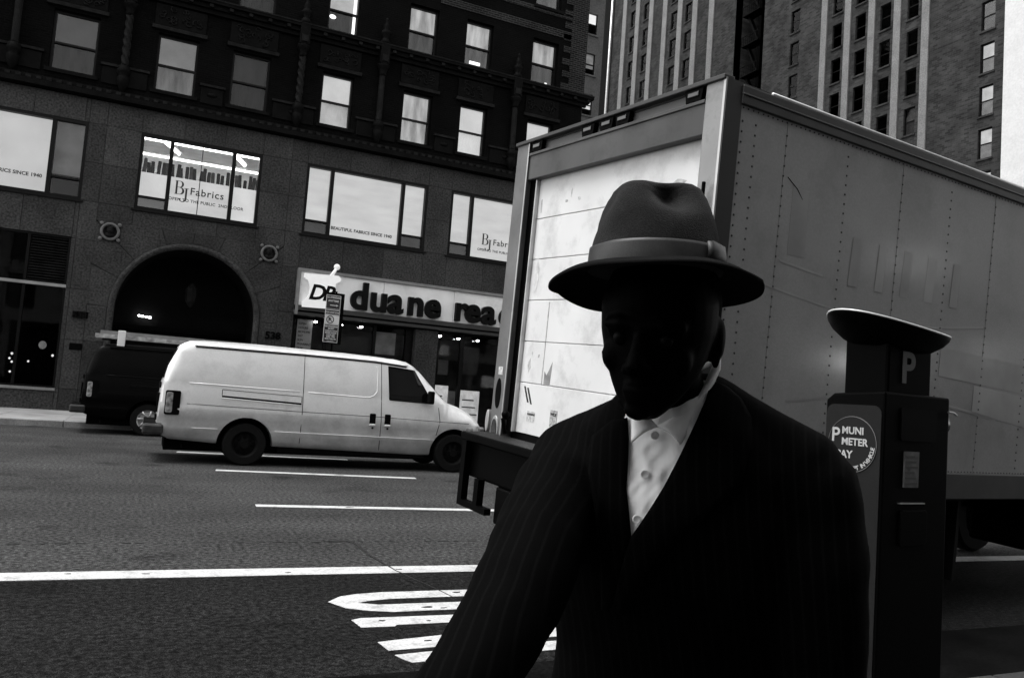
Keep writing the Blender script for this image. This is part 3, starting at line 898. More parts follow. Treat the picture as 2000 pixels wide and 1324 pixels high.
# ledges, dentils, moulded courses
bpart(MB().box(XL, XR + 0.08, UF - 0.30, UF - 0.002, 9.82, 9.98).box(XL, XR + 0.05, UF - 0.20, UF - 0.002, 9.98, 10.14), 'stone_cornice', M_TERRA)
d = 0
xx = XL + 0.1
while xx < XR:
    bpart(MB().box(xx, xx + 0.14, UF - 0.27, UF - 0.20, 10.0, 10.09), 'dentil', M_TERRA2)
    xx += 0.27
bpart(MB().box(XL, XR + 0.35, UF - 0.34, UF - 0.002, 13.62, 13.72).box(XL, XR + 0.22, UF - 0.22, UF - 0.002, 13.48, 13.62).box(XL, XR + 0.12, UF - 0.12, UF - 0.002, 13.34, 13.48), 'string_course', M_TERRA)
bpart(MB().box(XL, XR + 0.36, UF - 0.36, UF - 0.30, 13.72, 13.76), 'string_course_edge', M_TERRA2)
xx = XL + 0.2
while xx < XR + 0.2:
    bpart(MB().box(xx, xx + 0.12, UF - 0.31, UF - 0.22, 13.50, 13.60), 'bracket', M_TERRA2)
    xx += 0.62
# sill course between windows and lintel panels with carved foliage
es = [XL] + [v for b in BAYS for v in (b[0] - 0.14, b[1] + 0.14)] + [XR]
for a, b in zip(es[::2], es[1::2]):
    bpart(MB().box(a, b, UF - 0.10, UF - 0.002, 10.92, 11.0), 'sill_course', M_TERRA2)
    if b - a > 0.6:
        bpart(MB().box(a + 0.05, b - 0.05, UF - 0.05, UF - 0.002, 10.35, 10.9), 'terracotta_panel', M_TERRA, bevel=0.02)
        if b - a < 2.5:
            bpart(MB().ball(((a + b) / 2, UF - 0.05, 10.66), 0.16, 0.05, 0.07, 10, 6), 'panel_boss', M_TERRA, smooth=True)
rr = random.Random(3)
for a, b in BAYS:
    pn = bpart(MB().box(a - 0.16, b + 0.16, UF - 0.05, UF - 0.002, 12.62, 13.30), 'relief_panel', M_TERRA)
    bpart(MB().box(a - 0.22, b + 0.22, UF - 0.12, UF - 0.002, 12.46, 12.58), 'lintel', M_TERRA2, pn)
    sc = MB()
    for i in range(16):
        cx, cz = rr.uniform(a, b), rr.uniform(12.74, 13.2)
        r_ = rr.uniform(0.06, 0.13)
        s0 = rr.uniform(0, 6)
        dr = rr.choice((-1, 1))
        pth = [(cx + r_ * (1 - k / 11) * math.cos(s0 + dr * k * 0.62), UF - 0.06 - 0.01 * (k % 3), cz + r_ * (1 - k / 11) * math.sin(s0 + dr * k * 0.62)) for k in range(10)]
        sc.tube(pth, [0.022 - 0.0012 * k for k in range(10)], 5)
    bpart(sc, 'foliage_scroll', M_TERRA2, pn, smooth=True, kind='stuff')
# engaged columns on corbels, with pedestal blocks and finials
for cx, twist in ((-4.28, 0), (-1.3, 1), (4.08, 1), (6.9, 0), (12.15, 0)):
    cy = UF - 0.16
    rings = []
    n = 20
    for k in range(41):
        z = 10.98 + (12.62 - 10.98) * k / 40
        ring = []
        for i in range(n):
            t_ = 2 * PI * i / n
            r_ = 0.105 + (0.022 * math.sin(3 * t_ + 22 * (z - 11)) if twist else 0.006 * math.sin(10 * t_))
            ring.append((cx + r_ * math.cos(t_), cy + r_ * math.sin(t_), z))
        rings.append(ring)
    col = bpart(MB().loft(rings), 'column', M_TERRA2, smooth=True)
    bpart(MB().lathe([(0.10, 10.98), (0.17, 10.95), (0.17, 10.88), (0.20, 10.84), (0.19, 10.74), (0.13, 10.66), (0.17, 10.6), (0.16, 10.4), (0.06, 10.16), (0.02, 10.12)], (cx, cy, 0), 14), 'corbel', M_TERRA, col, smooth=True)
    bpart(MB().lathe([(0.10, 12.6), (0.15, 12.64), (0.12, 12.72), (0.17, 12.86), (0.22, 12.95), (0.22, 13.02)], (cx, cy, 0), 12), 'capital', M_TERRA, col, smooth=True)
    bpart(MB().box(cx - 0.17, cx + 0.17, cy - 0.2, UF, 13.02, 13.75), 'pedestal', M_TERRA, col, bevel=0.02)
    bpart(MB().box(cx - 0.085, cx + 0.085, cy - 0.23, cy - 0.19, 13.1, 13.32).box(cx - 0.11, cx - 0.085, cy - .24, cy - .19, 13.08, 13.34).box(cx + 0.085, cx + 0.11, cy - .24, cy - .19, 13.08, 13.34), 'pedestal_panel', M_TERRA2, col)
    bpart(MB().lathe([(0.16, 13.75), (0.19, 13.82), (0.15, 13.92), (0.10, 14.0), (0.17, 14.12), (0.18, 14.22), (0.10, 14.32), (0.13, 14.40), (0.08, 14.52), (0.05, 14.62), (0.07, 14.68), (0.02, 14.76)], (cx, cy - .02, 0), 12), 'finial', M_TERRA, col, smooth=True)
# paler patterned brickwork towards the corner
for (a, b, z0_, z1_) in ((14.45, 15.18, 13.8, 20.0), (8.9, 14.45, 15.95, 16.25), (11.3, 14.45, 16.75, 16.95)):
    bpart(MB().box(a, b, UF - 0.025, UF - 0.002, z0_, z1_), 'brick_band', M_BRICKL)
for k in range(9):
    bpart(MB().box(14.1 + 0.04 * (k % 2), 14.449, UF - 0.025, UF - 0.002, 13.9 + k * 0.5, 14.15 + k * 0.5), 'brick_quoin', M_BRICKL)

# ------------------------------------------------------------------ towers beyond
M_TBRICK = brick_mat('tower_brick', 0.036, 0.05, axis='YZ', bw_=0.42, bh=0.15, var=0.35)
M_PALE = mat('pale_brick_pier', 0.16038, 0.85, var=0.15, scale=1, fine=0.25, fscale=10)
TX, TY = 50.8, 34.47
TW = thing('brick_tower', 'tall brick tower with pale vertical piers and small sash windows behind the truck', 'tower', (TX + 8, TY + 26, 0))
def tp(mb, name, m, parent=None, **kw):
    return mb.build(name, m, parent or TW, world=True, **kw)
RC = [(19.5, 20.6, 0.32), (14.6, 15.62, 0.02), (12.11, 13.15, -0.13), (9.66, 10.69, -0.3), (7.16, 8.16, -0.42), (1.04, 2.06, -0.7)]
LC = [(47.0, 48.3, 0.2), (44.15, 45.4, 0.0), (38.46, 39.7, -0.3), (35.8, 37.0, -0.45)]
wins = []
for a, b, dz in RC:
    for k in range(-5, 6):
        wins.append((TY + a, TY + b, 29.95 + dz + 3.03 * k, 32.05 + dz + 3.03 * k, k, 0))
for a, b, dz in LC:
    for k in range(-5, 7):
        wins.append((TY + a, TY + b, 38.15 + dz + 3.18 * k, 40.2 + dz + 3.18 * k, k, 1))
tw = MB()
for r in cut_rect(TY, TY + 24.6, 8, 66, wins) + cut_rect(TY + 28.0, TY + 52.3, 8, 66, wins):
    tw.box(TX, TX + 0.5, r[0], r[1], r[2], r[3])
tw.box(TX, TX + 0.5, TY, TY + 52.3, 0, 8)
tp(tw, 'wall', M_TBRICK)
tp(MB().box(TX + 2.5, TX + 14, TY, TY + 52.3, 0, 66).box(TX + 0.5, TX + 2.5, TY, TY + 0.4, 0, 66).box(TX + 0.5, TX + 2.5, TY + 51.9, TY + 52.3, 0, 66), 'tower_core', M_DARK)
for yy in (24.6, 28.0):
    s_ = 1 if yy < 26 else -1
    tp(MB().box(TX, TX + 2.5, TY + yy - (0.4 if s_ > 0 else 0) , TY + yy + (0 if s_ > 0 else 0.4), 8, 66), 'lightwell_wall', M_TBRICK)
for a in (16.52, 13.93, 11.46, 9.0, 6.46):
    tp(MB().box(TX - 0.12, TX - 0.002, TY + a - 0.32, TY + a + 0.32, 8, 66), 'pier', M_PALE)
for a in (49.66, 46.66, 43.67, 40.85, 37.9, 35.15, 32.28):
    tp(MB().box(TX - 0.12, TX - 0.002, TY + a - 0.42, TY + a + 0.42, 8, 66), 'pier', M_PALE)
rw = random.Random(11)
GT = [lit(0.01, 0.5), lit(0.02, 0.5, 2), lit(0.03, 0.5, 2), lit(0.07, 0.4, 2), lit(0.30, 0.2, 2), lit(0.42, 0.15)]
for (a, b, z0_, z1_, k, side) in wins:
    w = 0.07
    f = MB().box(TX + .14, TX + .24, a, a + w, z0_, z1_).box(TX + .14, TX + .24, b - w, b, z0_, z1_).box(TX + .14, TX + .24, a + w, b - w, z0_, z0_ + w).box(TX + .14, TX + .24, a + w, b - w, z1_ - w, z1_).box(TX + .13, TX + .24, a + w, b - w, (z0_ + z1_) / 2 - .035, (z0_ + z1_) / 2 + .035)
    win = tp(f, 'window', M_FRAME)
    tp(MB().box(TX - 0.09, TX + 0.14, a - 0.08, b + 0.08, z0_ - 0.14, z0_ - 0.002), 'sill', M_TBRICK, win)
    tp(MB().box(TX + .17, TX + .175, a + w, b - w, z0_ + w, z1_ - w), 'pane', M_GLASS, win)
    col = a - TY
    if 19 < col < 21: u, l_ = rw.choice((4, 4, 5)), rw.choice((2, 3, 4))
    elif col < 3: u, l_ = (4, 3) if k < 0 else (1, 0)
    elif 40 < col: u, l_ = rw.choice((3, 4, 4, 1)), rw.choice((0, 1, 3))
    else: u, l_ = rw.choice((1, 2, 2, 3)), rw.choice((1, 2, 2))
    zm = (z0_ + z1_) / 2
    tp(MB().box(TX + .3, TX + .32, a, b, zm, z1_), 'blind', GT[u], win)
    tp(MB().box(TX + .3, TX + .32, a, b, z0_, zm), 'blind', GT[l_], win)
# fire-escape balconies in the light well
for k in range(12):
    z = 16 + k * 3.1
    fe = MB().box(TX + 0.1, TX + 1.2, TY + 25.1, TY + 27.5, z, z + 0.06)
    for j in range(9):
        fe.box(TX + 0.1, TX + 0.14, TY + 25.1 + j * 0.3 - .015, TY + 25.1 + j * 0.3 + .015, z + .06, z + 0.95)
    fe.box(TX + 0.09, TX + 0.15, TY + 25.05, TY + 27.55, z + 0.95, z + 1.0)
    fe.prism([(TY + 25.4, z), (TY + 25.6, z), (TY + 27.2, z + 3.1), (TY + 27.0, z + 3.1)], TX + 0.5, TX + 0.9, 'X')
    tp(fe, 'fire_escape', M_BLACK)
tp(MB().tube([(TX - 0.25, TY + 52.6, 8), (TX - 0.25, TY + 52.6, 66)], 0.16, 8), 'downpipe', M_ALU, smooth=True)

PW = thing('pale_building', 'bright pale wall of a building at the far right edge beyond the truck', 'building', (TX + 5, 25, 0))
M_PWALL = mat('pale_stone', 0.62, 0.8, var=0.06, scale=0.8, fine=0.06, fscale=8)
MB().box(TX - 0.6, TX + 12, 10, TY - 0.05, 0, 66).build('wall', M_PWALL, PW, world=True)
MB().box(TX - 0.75, TX + 12, 9.9, TY - 0.04, 66, 66.6).build('parapet', M_PWALL, PW, world=True)

M_GBRICK = mat('grey_brick', 0.072, 0.9, var=0.2, scale=0.7, fine=0.2, fscale=6)
SB = thing('grey_building', 'narrow strip of grey building with small windows just beyond the brick corner', 'building', (27, 66, 0))
sh = [(a, a + 1.0, 12 + 3.6 * k, 13.9 + 3.6 * k) for a in (32.5, 30.0, 27.5) for k in range(9)]
m_ = MB()
for r in cut_rect(20, 34.15, 0, 48, sh):
    m_.box(r[0], r[1], 60, 60.4, r[2], r[3])
m_.build('wall', M_GBRICK, SB, world=True)
MB().box(20, 34.15, 61.2, 72, 0, 48).box(33.8, 34.15, 60.4, 61.2, 0, 48).build('building_core', M_DARK, SB, world=True)
for i, r in enumerate(sh):
    f = MB().box(r[0], r[0] + .08, 60.15, 60.25, r[2], r[3]).box(r[1] - .08, r[1], 60.15, 60.25, r[2], r[3]).box(r[0], r[1], 60.14, 60.26, (r[2] + r[3]) / 2 - .04, (r[2] + r[3]) / 2 + .04)
    win = f.build('window', M_FRAME, SB, world=True)
    MB().box(r[0], r[1], 60.3, 60.32, (r[2] + r[3]) / 2 - (0.3 if i % 3 else 0), r[3]).build('blind', GT[(4, 3, 5, 1)[i % 4]], win)
    MB().box(r[0] - .1, r[1] + .1, 59.9, 60.15, r[2] - .15, r[2] - .002).build('sill', M_GBRICK, win)
DB = thing('dark_building', 'dark building slab filling the gap left of the brick tower', 'building', (62, 106, 0))
MB().box(48, 76, 100, 112, 0, 110).build('wall', mat('shadowed_wall', 0.01, 0.9, var=0.3), DB, world=True)  # slab added to fill the dark gap, its shaded face put into colour
MB().box(47.8, 76.2, 99.8, 112.2, 110, 111).build('parapet', mat('shadowed_wall', 0.01), DB, world=True)

# the row of houses behind the photographer: closes the street on the near side
NB = thing('near_building', 'low pale-walled shop building on the near side of the street, behind the camera', 'building', (10, -10, 0))
m_ = MB()
nh = [(x, x + 1.6, z, z + 2.2) for x in range(-28, 50, 4) for z in (5, 8)]
for r in cut_rect(-30, 55, 4.2, 11, nh):
    m_.box(r[0], r[1], -4.0, -3.65, r[2], r[3])
m_.build('wall', mat('near_brick', 0.324, 0.9, var=0.3), NB, world=True)  # unseen wall, made pale to bounce fill onto truck and man
MB().box(-30, 55, -16, -4.6, 0.1, 10.8).box(-30, 55, -4.1, -3.62, 0.1, 0.6).build('building_core', M_DARK, NB, world=True)
MB().box(-30, 55, -4.4, -3.4, 11, 11.5).build('cornice', M_TERRA, NB, world=True)
for r in nh:
    MB().box(r[0], r[1], -4.2, -4.1, r[2], r[3]).build('window', mat('near_window', 0.012, 0.1), NB, world=True)
for x in range(-28, 54, 4):
    MB().box(x, x + 0.4, -4.0, -3.62, 0.6, 4.2).build('shop_pier', mat('near_brick', 0.324), NB, world=True)
    MB().box(x + 0.4, x + 4, -3.95, -3.9, 0.6, 4.2).build('shop_pane', mat('near_window', 0.012, 0.1), NB, world=True)

for k, (x, z, w, h) in enumerate(((18.85, 4.35, 0.75, 0.75), (20.1, 4.45, 0.7, 0.8), (21.45, 4.6, 0.7, 0.75), (25.2, 2.3, 1.2, 0.9))):
    MB().box(x, x + w, -3.64, -3.60, z, z + h).build('lit_window', lit(0.9, 0.3, 2), NB, world=True)
for (x, z, r) in ((17.3, 2.05, 0.05), (17.55, 2.0, 0.05), (17.95, 1.93, 0.10), (18.5, 1.98, 0.12), (18.42, 1.75, 0.06)):
    MB().ball((x, -3.5, z), r, r, r * 1.4, 10, 6).build('shop_lamp', M_BULB, NB, world=True)
# ------------------------------------------------------------------ vans
M_VAN = mat('white_paint', 0.82, 0.38, 0.55, var=0.05, scale=1.5, coat=0.3, dirt=0.22, dscale=1.6, fine=0.03, fscale=40)
def grime_shade(m, z0, z1, amt):  # darker downwards: road grime plus lower-side shade put into the colour
    t = m.node_tree
    b = t.nodes['Principled BSDF']
    old = b.inputs['Base Color'].links[0].from_socket
    tc = t.nodes.new('ShaderNodeTexCoord')
    sp_ = t.nodes.new('ShaderNodeSeparateXYZ')
    t.links.new(tc.outputs['Object'], sp_.inputs[0])
    n = t.nodes.new('ShaderNodeTexNoise')
    n.inputs['Scale'].default_value = 2.6
    n.inputs['Detail'].default_value = 8
    n.inputs['Roughness'].default_value = 0.65
    t.links.new(tc.outputs['Object'], n.inputs['Vector'])
    zz = math_node(t, 'ADD', sp_.outputs[2], math_node(t, 'MULTIPLY', math_node(t, 'SUBTRACT', n.outputs[0], 0.5), 0.9))
    r = ramp(t, 1 - amt, 1.0, z0, z1)
    t.links.new(zz, r.inputs[0])
    t.links.new(math_node(t, 'MULTIPLY', old, r.outputs[0]), b.inputs['Base Color'])
grime_shade(M_VAN, 0.30, 1.0, 0.55)
M_VANRIDGE = mat('white_paint_ridge', 0.82, 0.4, var=0.04, coat=0.25)
M_SEAM = mat('seam_black', 0.004, 0.9, spec=0.02)  # near-black for seams, seals, recesses and underbody parts
M_VGLASS = mat('vehicle_glass', 0.003, 0.06, spec=0.5, var=0.5, scale=2)
M_RUBBER = mat('rubber', 0.002, 0.8, spec=0.2)
M_HUB = mat('wheel_trim', 0.42, 0.35, 0.6, var=0.15)
M_STEELDK = mat('dark_steel', 0.003, 0.6, 0.0, var=0.4, spec=0.1)
M_BUMPER = mat('dented_bumper', 0.063, 0.4, 0.5, var=0.5, scale=5, dirt=0.4, dscale=7)
M_LENS = mat('lamp_lens', 0.25, 0.08, var=0.7, scale=14, coat=0.6)
M_LENSDK = mat('dark_lens', 0.015, 0.1, var=0.5, scale=10, coat=0.6)
M_NAVY = mat('black_paint', 0.0015, 0.4, var=0.3, spec=0.06)

def interp(tab, x):
    for (a, va), (b, vb) in zip(tab, tab[1:]):
        if x <= b:
            t = 0 if b == a else max(0, (x - a) / (b - a))
            return va + (vb - va) * t
    return tab[-1][1]

# the body is lofted along its length; local x runs from the tail (0) to the nose (5.85), y 0 is the side seen here
TOP = [(0.0, 0.62), (0.02, 1.25), (0.10, 1.62), (0.26, 1.98), (0.40, 2.06), (0.6, 2.085), (1.5, 2.105), (3.2, 2.09), (3.9, 2.06), (4.2, 2.02), (4.35, 1.95), (4.55, 1.77), (4.9, 1.44), (5.06, 1.31), (5.3, 1.24), (5.55, 1.13), (5.72, 1.02), (5.82, 0.90), (5.86, 0.66)]
WID = [(0.0, 0.93), (0.12, 0.97), (0.5, 1.0), (4.2, 1.0), (5.0, 0.985), (5.5, 0.95), (5.75, 0.90), (5.86, 0.85)]
BOT = [(0.0, 0.5), (0.2, 0.40), (0.9, 0.36), (4.6, 0.30), (5.4, 0.36), (5.86, 0.5)]
def van_body(sm=True):
    xs = [0.0, 0.01, 0.03, 0.06, 0.1, 0.15, 0.2, 0.26, 0.32, 0.4, 0.5, 0.7] + [0.9 + 0.2 * k for k in range(15)] + [3.8, 3.95, 4.08, 4.2, 4.28, 4.35, 4.45, 4.55, 4.7, 4.85, 4.95, 5.0, 5.06, 5.14, 5.22, 5.3, 5.38, 5.46, 5.55, 5.64, 5.72, 5.78, 5.82, 5.86]
    rings = []
    for x in xs:
        top, w, bot = interp(TOP, x), interp(WID, x), interp(BOT, x)
        half = []
        zs = [0.0, 0.03, 0.08, 0.2, 0.33, 0.36, 0.5, 0.60, 0.66, 0.72, 0.8, 0.88, 0.93, 0.97, 0.99, 1.0]
        zabs = [bot, bot + 0.03, 0.44, 0.52, 0.595, 0.615, 0.76, 0.90, 0.955, 1.0, 1.26, 1.31, 1.36, 1.6, 1.85, 1.95, 2.0, 2.04, 2.07]
        inset = {0: .11, 1: .085, 2: .075, 3: .055, 4: .034, 5: .042, 6: .018, 7: .0, 8: .010, 9: .016, 10: .042, 11: .054, 12: .058, 13: .10, 14: .15, 15: .172, 16: .19, 17: .25, 18: .36}
        pts = []
        for i, z in enumerate(zabs):
            ins = inset[i]
            h = top
            if z > h - 0.015:
                z = h - 0.015 + 0.0006 * i
                ins = max(ins, 0.06)
            pts.append((w - ins, max(z, bot)))
        # round the upper edge when the roof falls away (bonnet, tail)
        rr_ = []
        for i, (yy, z) in enumerate(pts):
            if z > top - 0.12:
                k = (z - (top - 0.12)) / 0.12
                yy = min(yy, w - 0.05 - 0.16 * k ** 2.2 - (0.05 if top > 1.9 else 0))
            rr_.append((yy, z))
        side1 = [(-a, z) for a, z in rr_]
        crown = [(-w * 0.5, top - 0.002), (0, top + 0.006), (w * 0.5, top - 0.002)]
        side2 = [(a, z) for a, z in rr_[::-1]]
        ring = [(x, 1.0 + a, z) for a, z in side1 + crown + side2]
        rings.append(ring)
    mb = MB().loft(rings)
    me = bpy.data.meshes.new('body')
    me.from_pydata(mb.v, [], mb.f)
    bm = bmesh.new(); bm.from_mesh(me); bmesh.ops.recalc_face_normals(bm, faces=bm.faces)
    bmesh.ops.triangulate(bm, faces=[f for f in bm.faces if len(f.verts) > 4])
    bm.to_mesh(me); bm.free()
    return me
ARCH_R, ARCH_F = 1.42, 5.22
def arch(x, r=0.46, zc=0.36):
    out = []
    for y0, y1 in ((-0.2, 0.34), (1.66, 2.2)):
        poly = [(x + r * math.cos(PI * k / 20), zc + r * math.sin(PI * k / 20)) for k in range(21)] + [(x - r, -0.2), (x + r, -0.2)]
        poly = poly[:-2] + [(x - r - 0.02, -0.2), (x + r + 0.02, -0.2)]
        out.append(MB().prism(poly, y0, y1, 'Y'))
    return out

def wheel(root, x, y, r=0.37, w=0.22, out=-1, trim='hub', z=None):
    zc = r if z is None else z
    t = MB().lathe([(r * 0.62, -w / 2), (r * 0.93, -w / 2), (r, -w / 2 + 0.04), (r, w / 2 - 0.04), (r * 0.93, w / 2), (r * 0.62, w / 2), (r * 0.6, 0)], (x, y, zc), 36, 'Y', cap=False)
    tyre = t.build('wheel', M_RUBBER, root, smooth='auto')
    o = out * w / 2
    MB().lathe([(0.002, o * 0.9), (r * 0.18, o * 0.92), (r * 0.2, o * 0.6), (r * 0.5, o * 0.45), (r * 0.56, o * 0.8), (r * 0.63, o * 0.9)], (x, y, zc), 30, 'Y', cap=False).build('rim', M_HUB if trim == 'bright' else M_STEELDK, tyre, smooth='auto')
    if trim == 'bright':
        for k in range(7):
            a = 2 * PI * k / 7
            p0 = Vector((x + r * 0.16 * math.cos(a), y + o * 0.95, zc + r * 0.16 * math.sin(a)))
            p1 = Vector((x + r * 0.58 * math.cos(a + .35), y + o * 0.9, zc + r * 0.58 * math.sin(a + .35)))
            MB().tube([p0, (p0 + p1) / 2 + Vector((0, o * .05, 0)), p1], [0.03, 0.022, 0.03], 6).build('spoke', M_HUB, tyre, smooth=True)
    else:
        for k in range(8):
            a = 2 * PI * k / 8
            MB().ball((x + r * 0.36 * math.cos(a), y + o * 0.55, zc + r * 0.36 * math.sin(a)), 0.03, 0.01, 0.045, 8, 4).build('rim_hole', M_SEAM, tyre)
    return tyre

class Skin:
    """patches and beads laid on the body's near or far side"""
    def __init__(s, me):
        s.b = bvh_of(me)
    def pt(s, x, z, far=False, off=0.0):
        o = Vector((x, 3 if far else -1, z))
        h = s.b.ray_cast(o, Vector((0, -1 if far else 1, 0)))
        if h[0] is None:
            return None
        return h[0] + Vector((0, off if far else -off, 0))
    def patch(s, poly, off=0.004, nx=24, nz=14, far=False):
        """a patch bounded below and above by interpolated outlines: poly is (x,z) corners BL,BR,TR,TL with optional rounding"""
        mb = MB()
        bl, br, tr, tl = [Vector(p) for p in poly]
        idx = {}
        rows_ = []
        for j in range(nz + 1):
            row = []
            for i in range(nx + 1):
                u, v = i / nx, j / nz
                p = (bl * (1 - u) + br * u) * (1 - v) + (tl * (1 - u) + tr * u) * v
                q = s.pt(p.x, p.y, far, off)
                row.append(q)
            rows_.append(row)
        vs, fs = [], []
        for row in rows_:
            for q in row:
                vs.append(q if q else Vector((0, 1, 0.5)))
        ok = lambda k: rows_[k // (nx + 1)][k % (nx + 1)] is not None
        for j in range(nz):
            for i in range(nx):
                a = j * (nx + 1) + i
                f = (a, a + 1, a + nx + 2, a + nx + 1)
                if all(ok(k) for k in f):
                    fs.append(f)
        return mb.add(vs, fs)
    def bead(s, pts, r, far=False, off=0.0, n=6, sub=6):
        path = []
        for (a, b) in zip(pts, pts[1:]):
            for k in range(sub):
                t = k / sub
                q = s.pt(a[0] + (b[0] - a[0]) * t, a[1] + (b[1] - a[1]) * t, far, off)
                if q: path.append(q)
        q = s.pt(*pts[-1], far, off)
        if q: path.append(q)
        return MB().tube(path, r, n)

def rounded(x0, x1, z0, z1, r, n=5):
    out = []
    for cx, cz, a0 in ((x1 - r, z1 - r, 0), (x0 + r, z1 - r, 90), (x0 + r, z0 + r, 180), (x1 - r, z0 + r, 270)):
        out += [(cx + r * math.cos(rad(a0 + 90 * k / n)), cz + r * math.sin(rad(a0 + 90 * k / n))) for k in range(n + 1)]
    return out

def make_van(root, paint, ridge, trim, mirror=True):
    me = van_body()
    me = boolean_cut(me, arch(ARCH_R) + arch(ARCH_F))
    body = link('body', me, paint, root, smooth='auto')
    sk = Skin(me)
    full = van_body()
    skf = Skin(full)
    bpy.data.meshes.remove(full)
    for xw in (ARCH_R, ARCH_F):
        for y_ in (0.30, 1.64):
            MB().box(xw - 0.5, xw + 0.5, y_, y_ + 0.06, 0.34, 0.80).build('wheel_housing', M_SEAM, root)
    MB().box(0.15, 5.6, 0.30, 1.70, 0.20, 0.42).build('underbody', M_SEAM, root)
    MB().box(1.98, 4.66, 0.12, 1.88, 0.24, 0.36).build('sill_panel', M_SEAM, root)
    # door window, shaped to the sloping pillar
    dw = sk.patch([(3.90, 1.29), (4.74, 1.27), (4.36, 1.86), (3.86, 1.90)], 0.006, 26, 16)
    dw.build('door_window', M_VGLASS, root, smooth=True)
    sk.bead([(3.90, 1.29), (4.74, 1.27), (4.36, 1.86), (3.86, 1.90), (3.90, 1.29)], 0.012, off=0.004).build('window_seal', M_SEAM, root)
    dwf = sk.patch([(3.90, 1.29), (4.74, 1.27), (4.36, 1.86), (3.86, 1.90)], 0.006, 26, 16, far=True)
    dwf.build('door_window', M_VGLASS, root, smooth=True)
    # windscreen
    mb = MB()
    b = sk.b
    vs = []
    nn = 14
    for j in range(9):
        for i in range(nn + 1):
            y = 0.20 + 1.6 * i / nn
            x = 4.37 + (5.0 - 4.37) * j / 8
            h = b.ray_cast(Vector((x + 1.0, y, interp(TOP, x) + 0.9)), Vector((-0.74, 0, -0.67)))
            p = h[0] if h[0] else Vector((x, y, interp(TOP, x)))
            vs.append(p + Vector((0.005, 0, 0.005)))
    fs = [(j * (nn + 1) + i, j * (nn + 1) + i + 1, (j + 1) * (nn + 1) + i + 1, (j + 1) * (nn + 1) + i) for j in range(8) for i in range(nn)]
    mb.add(vs, fs).build('windscreen', M_VGLASS, root, smooth=True)
    # seams, roof gutter, stamped panel beads
    for far in (False, True):
        for pts in ([(2.32, 1.98), (2.34, 0.42)], [(3.72, 1.97), (3.78, 0.36)], [(4.86, 1.20), (4.90, 0.95), (4.80, 0.42)]):
            sk.bead(pts, 0.006, far, 0.0).build('door_seam', M_SEAM, root)
        sk.bead([(0.44, 0.995), (2.3, 0.975), (3.7, 0.965), (5.5, 0.93)], 0.005, far, 0.0).build('body_crease', M_SEAM, root)
        sk.bead([(0.5, 1.955), (2.3, 1.965), (3.6, 1.955), (4.2, 1.915)], 0.010, far, 0.008).build('roof_gutter', M_SEAM, root)
        sk.bead([(0.48, 1.985), (2.3, 1.995), (3.6, 1.985), (4.22, 1.94)], 0.014, far, 0.010).build('gutter_lip', ridge, root, smooth=True)
        sk.bead([(2.42, 1.32), (3.50, 1.30), (3.60, 1.34), (3.66, 1.42), (3.66, 1.80), (3.62, 1.88)], 0.010, far, -0.002).build('panel_bead', ridge, root, smooth=True)
        sk.bead([(0.45, 1.345), (2.26, 1.325)], 0.010, far, -0.002).build('panel_bead', ridge, root, smooth=True)
        sk.bead([(0.55, 0.60), (0.96, 0.60)], 0.008, far, 0.0).build('lower_bead', ridge, root, smooth=True)
        sk.bead([(1.90, 0.605), (4.74, 0.595)], 0.008, far, 0.0).build('lower_bead', ridge, root, smooth=True)
    # sliding door rail
    sk.bead([(0.98, 1.27), (2.31, 1.24), (2.31, 1.12), (0.98, 1.165), (0.98, 1.27)], 0.005).build('rail_cover_seam', M_SEAM, root)
    sk.bead([(0.98, 1.15), (2.31, 1.105)], 0.014, off=-0.004).build('door_rail', M_SEAM, root)
    sk.bead([(0.98, 1.128), (2.31, 1.083)], 0.008, off=0.003).build('door_rail_lip', ridge, root, smooth=True)
    # handles
    for hx in (3.60, 3.88):
        p = sk.pt(hx, 0.92)
        if p:
            MB().prism(rounded(hx - 0.055, hx + 0.055, 0.81, 1.02, 0.02), p.y - 0.006, p.y + 0.02, 'Y').build('handle_recess', M_SEAM, root)
            MB().box(hx - 0.055, hx + 0.055, p.y - 0.022, p.y - 0.004, 0.80, 0.835).build('door_handle', ridge, root, bevel=0.006)
            MB().lathe([(0.001, -0.012), (0.018, -0.012), (0.018, 0.01)], (hx + 0.01, p.y, 0.76), 12, 'Y').build('door_lock', M_SEAM, root)
    if mirror:
        p = sk.pt(4.62, 1.32)
        MB().box(4.60, 4.70, p.y - 0.24, p.y - 0.06, 1.26, 1.50).build('wing_mirror', M_SEAM, root, bevel=0.03)
        MB().tube([(4.66, p.y - 0.1, 1.3), (4.66, p.y + 0.02, 1.3)], 0.025, 8).build('mirror_arm', M_SEAM, root)
    # tail: doors windows, lamps, plate recess, bumper
    hb = sk.b
    def tail(y, z, off=0.006):
        h = hb.ray_cast(Vector((-1, y, z)), Vector((1, 0, 0)))
        return (h[0] + Vector((-off, 0, 0))) if h[0] else Vector((0.05, y, z))
    for ya, yb in ((0.24, 0.94), (1.06, 1.76)):
        mb = MB()
        vs = []
        for j in range(9):
            for i in range(9):
                z = 1.40 + 0.52 * j / 8
                ins = 0.05 * j / 8
                lo_y = ya + (ins if ya < 0.5 else 0)
                hi_y = yb - (ins if yb > 1.5 else 0)
                vs.append(tail(lo_y + (hi_y - lo_y) * i / 8, z))
        fs = [(j * 9 + i, j * 9 + i + 1, j * 9 + i + 10, j * 9 + i + 9) for j in range(8) for i in range(8)]
        mb.add(vs, fs).build('rear_window', M_VGLASS, root, smooth=True)
    for y in (1.0,):
        MB().tube([tail(y, 0.6 + 0.13 * k, 0) for k in range(11)], 0.006, 6).build('rear_door_seam', M_SEAM, root)
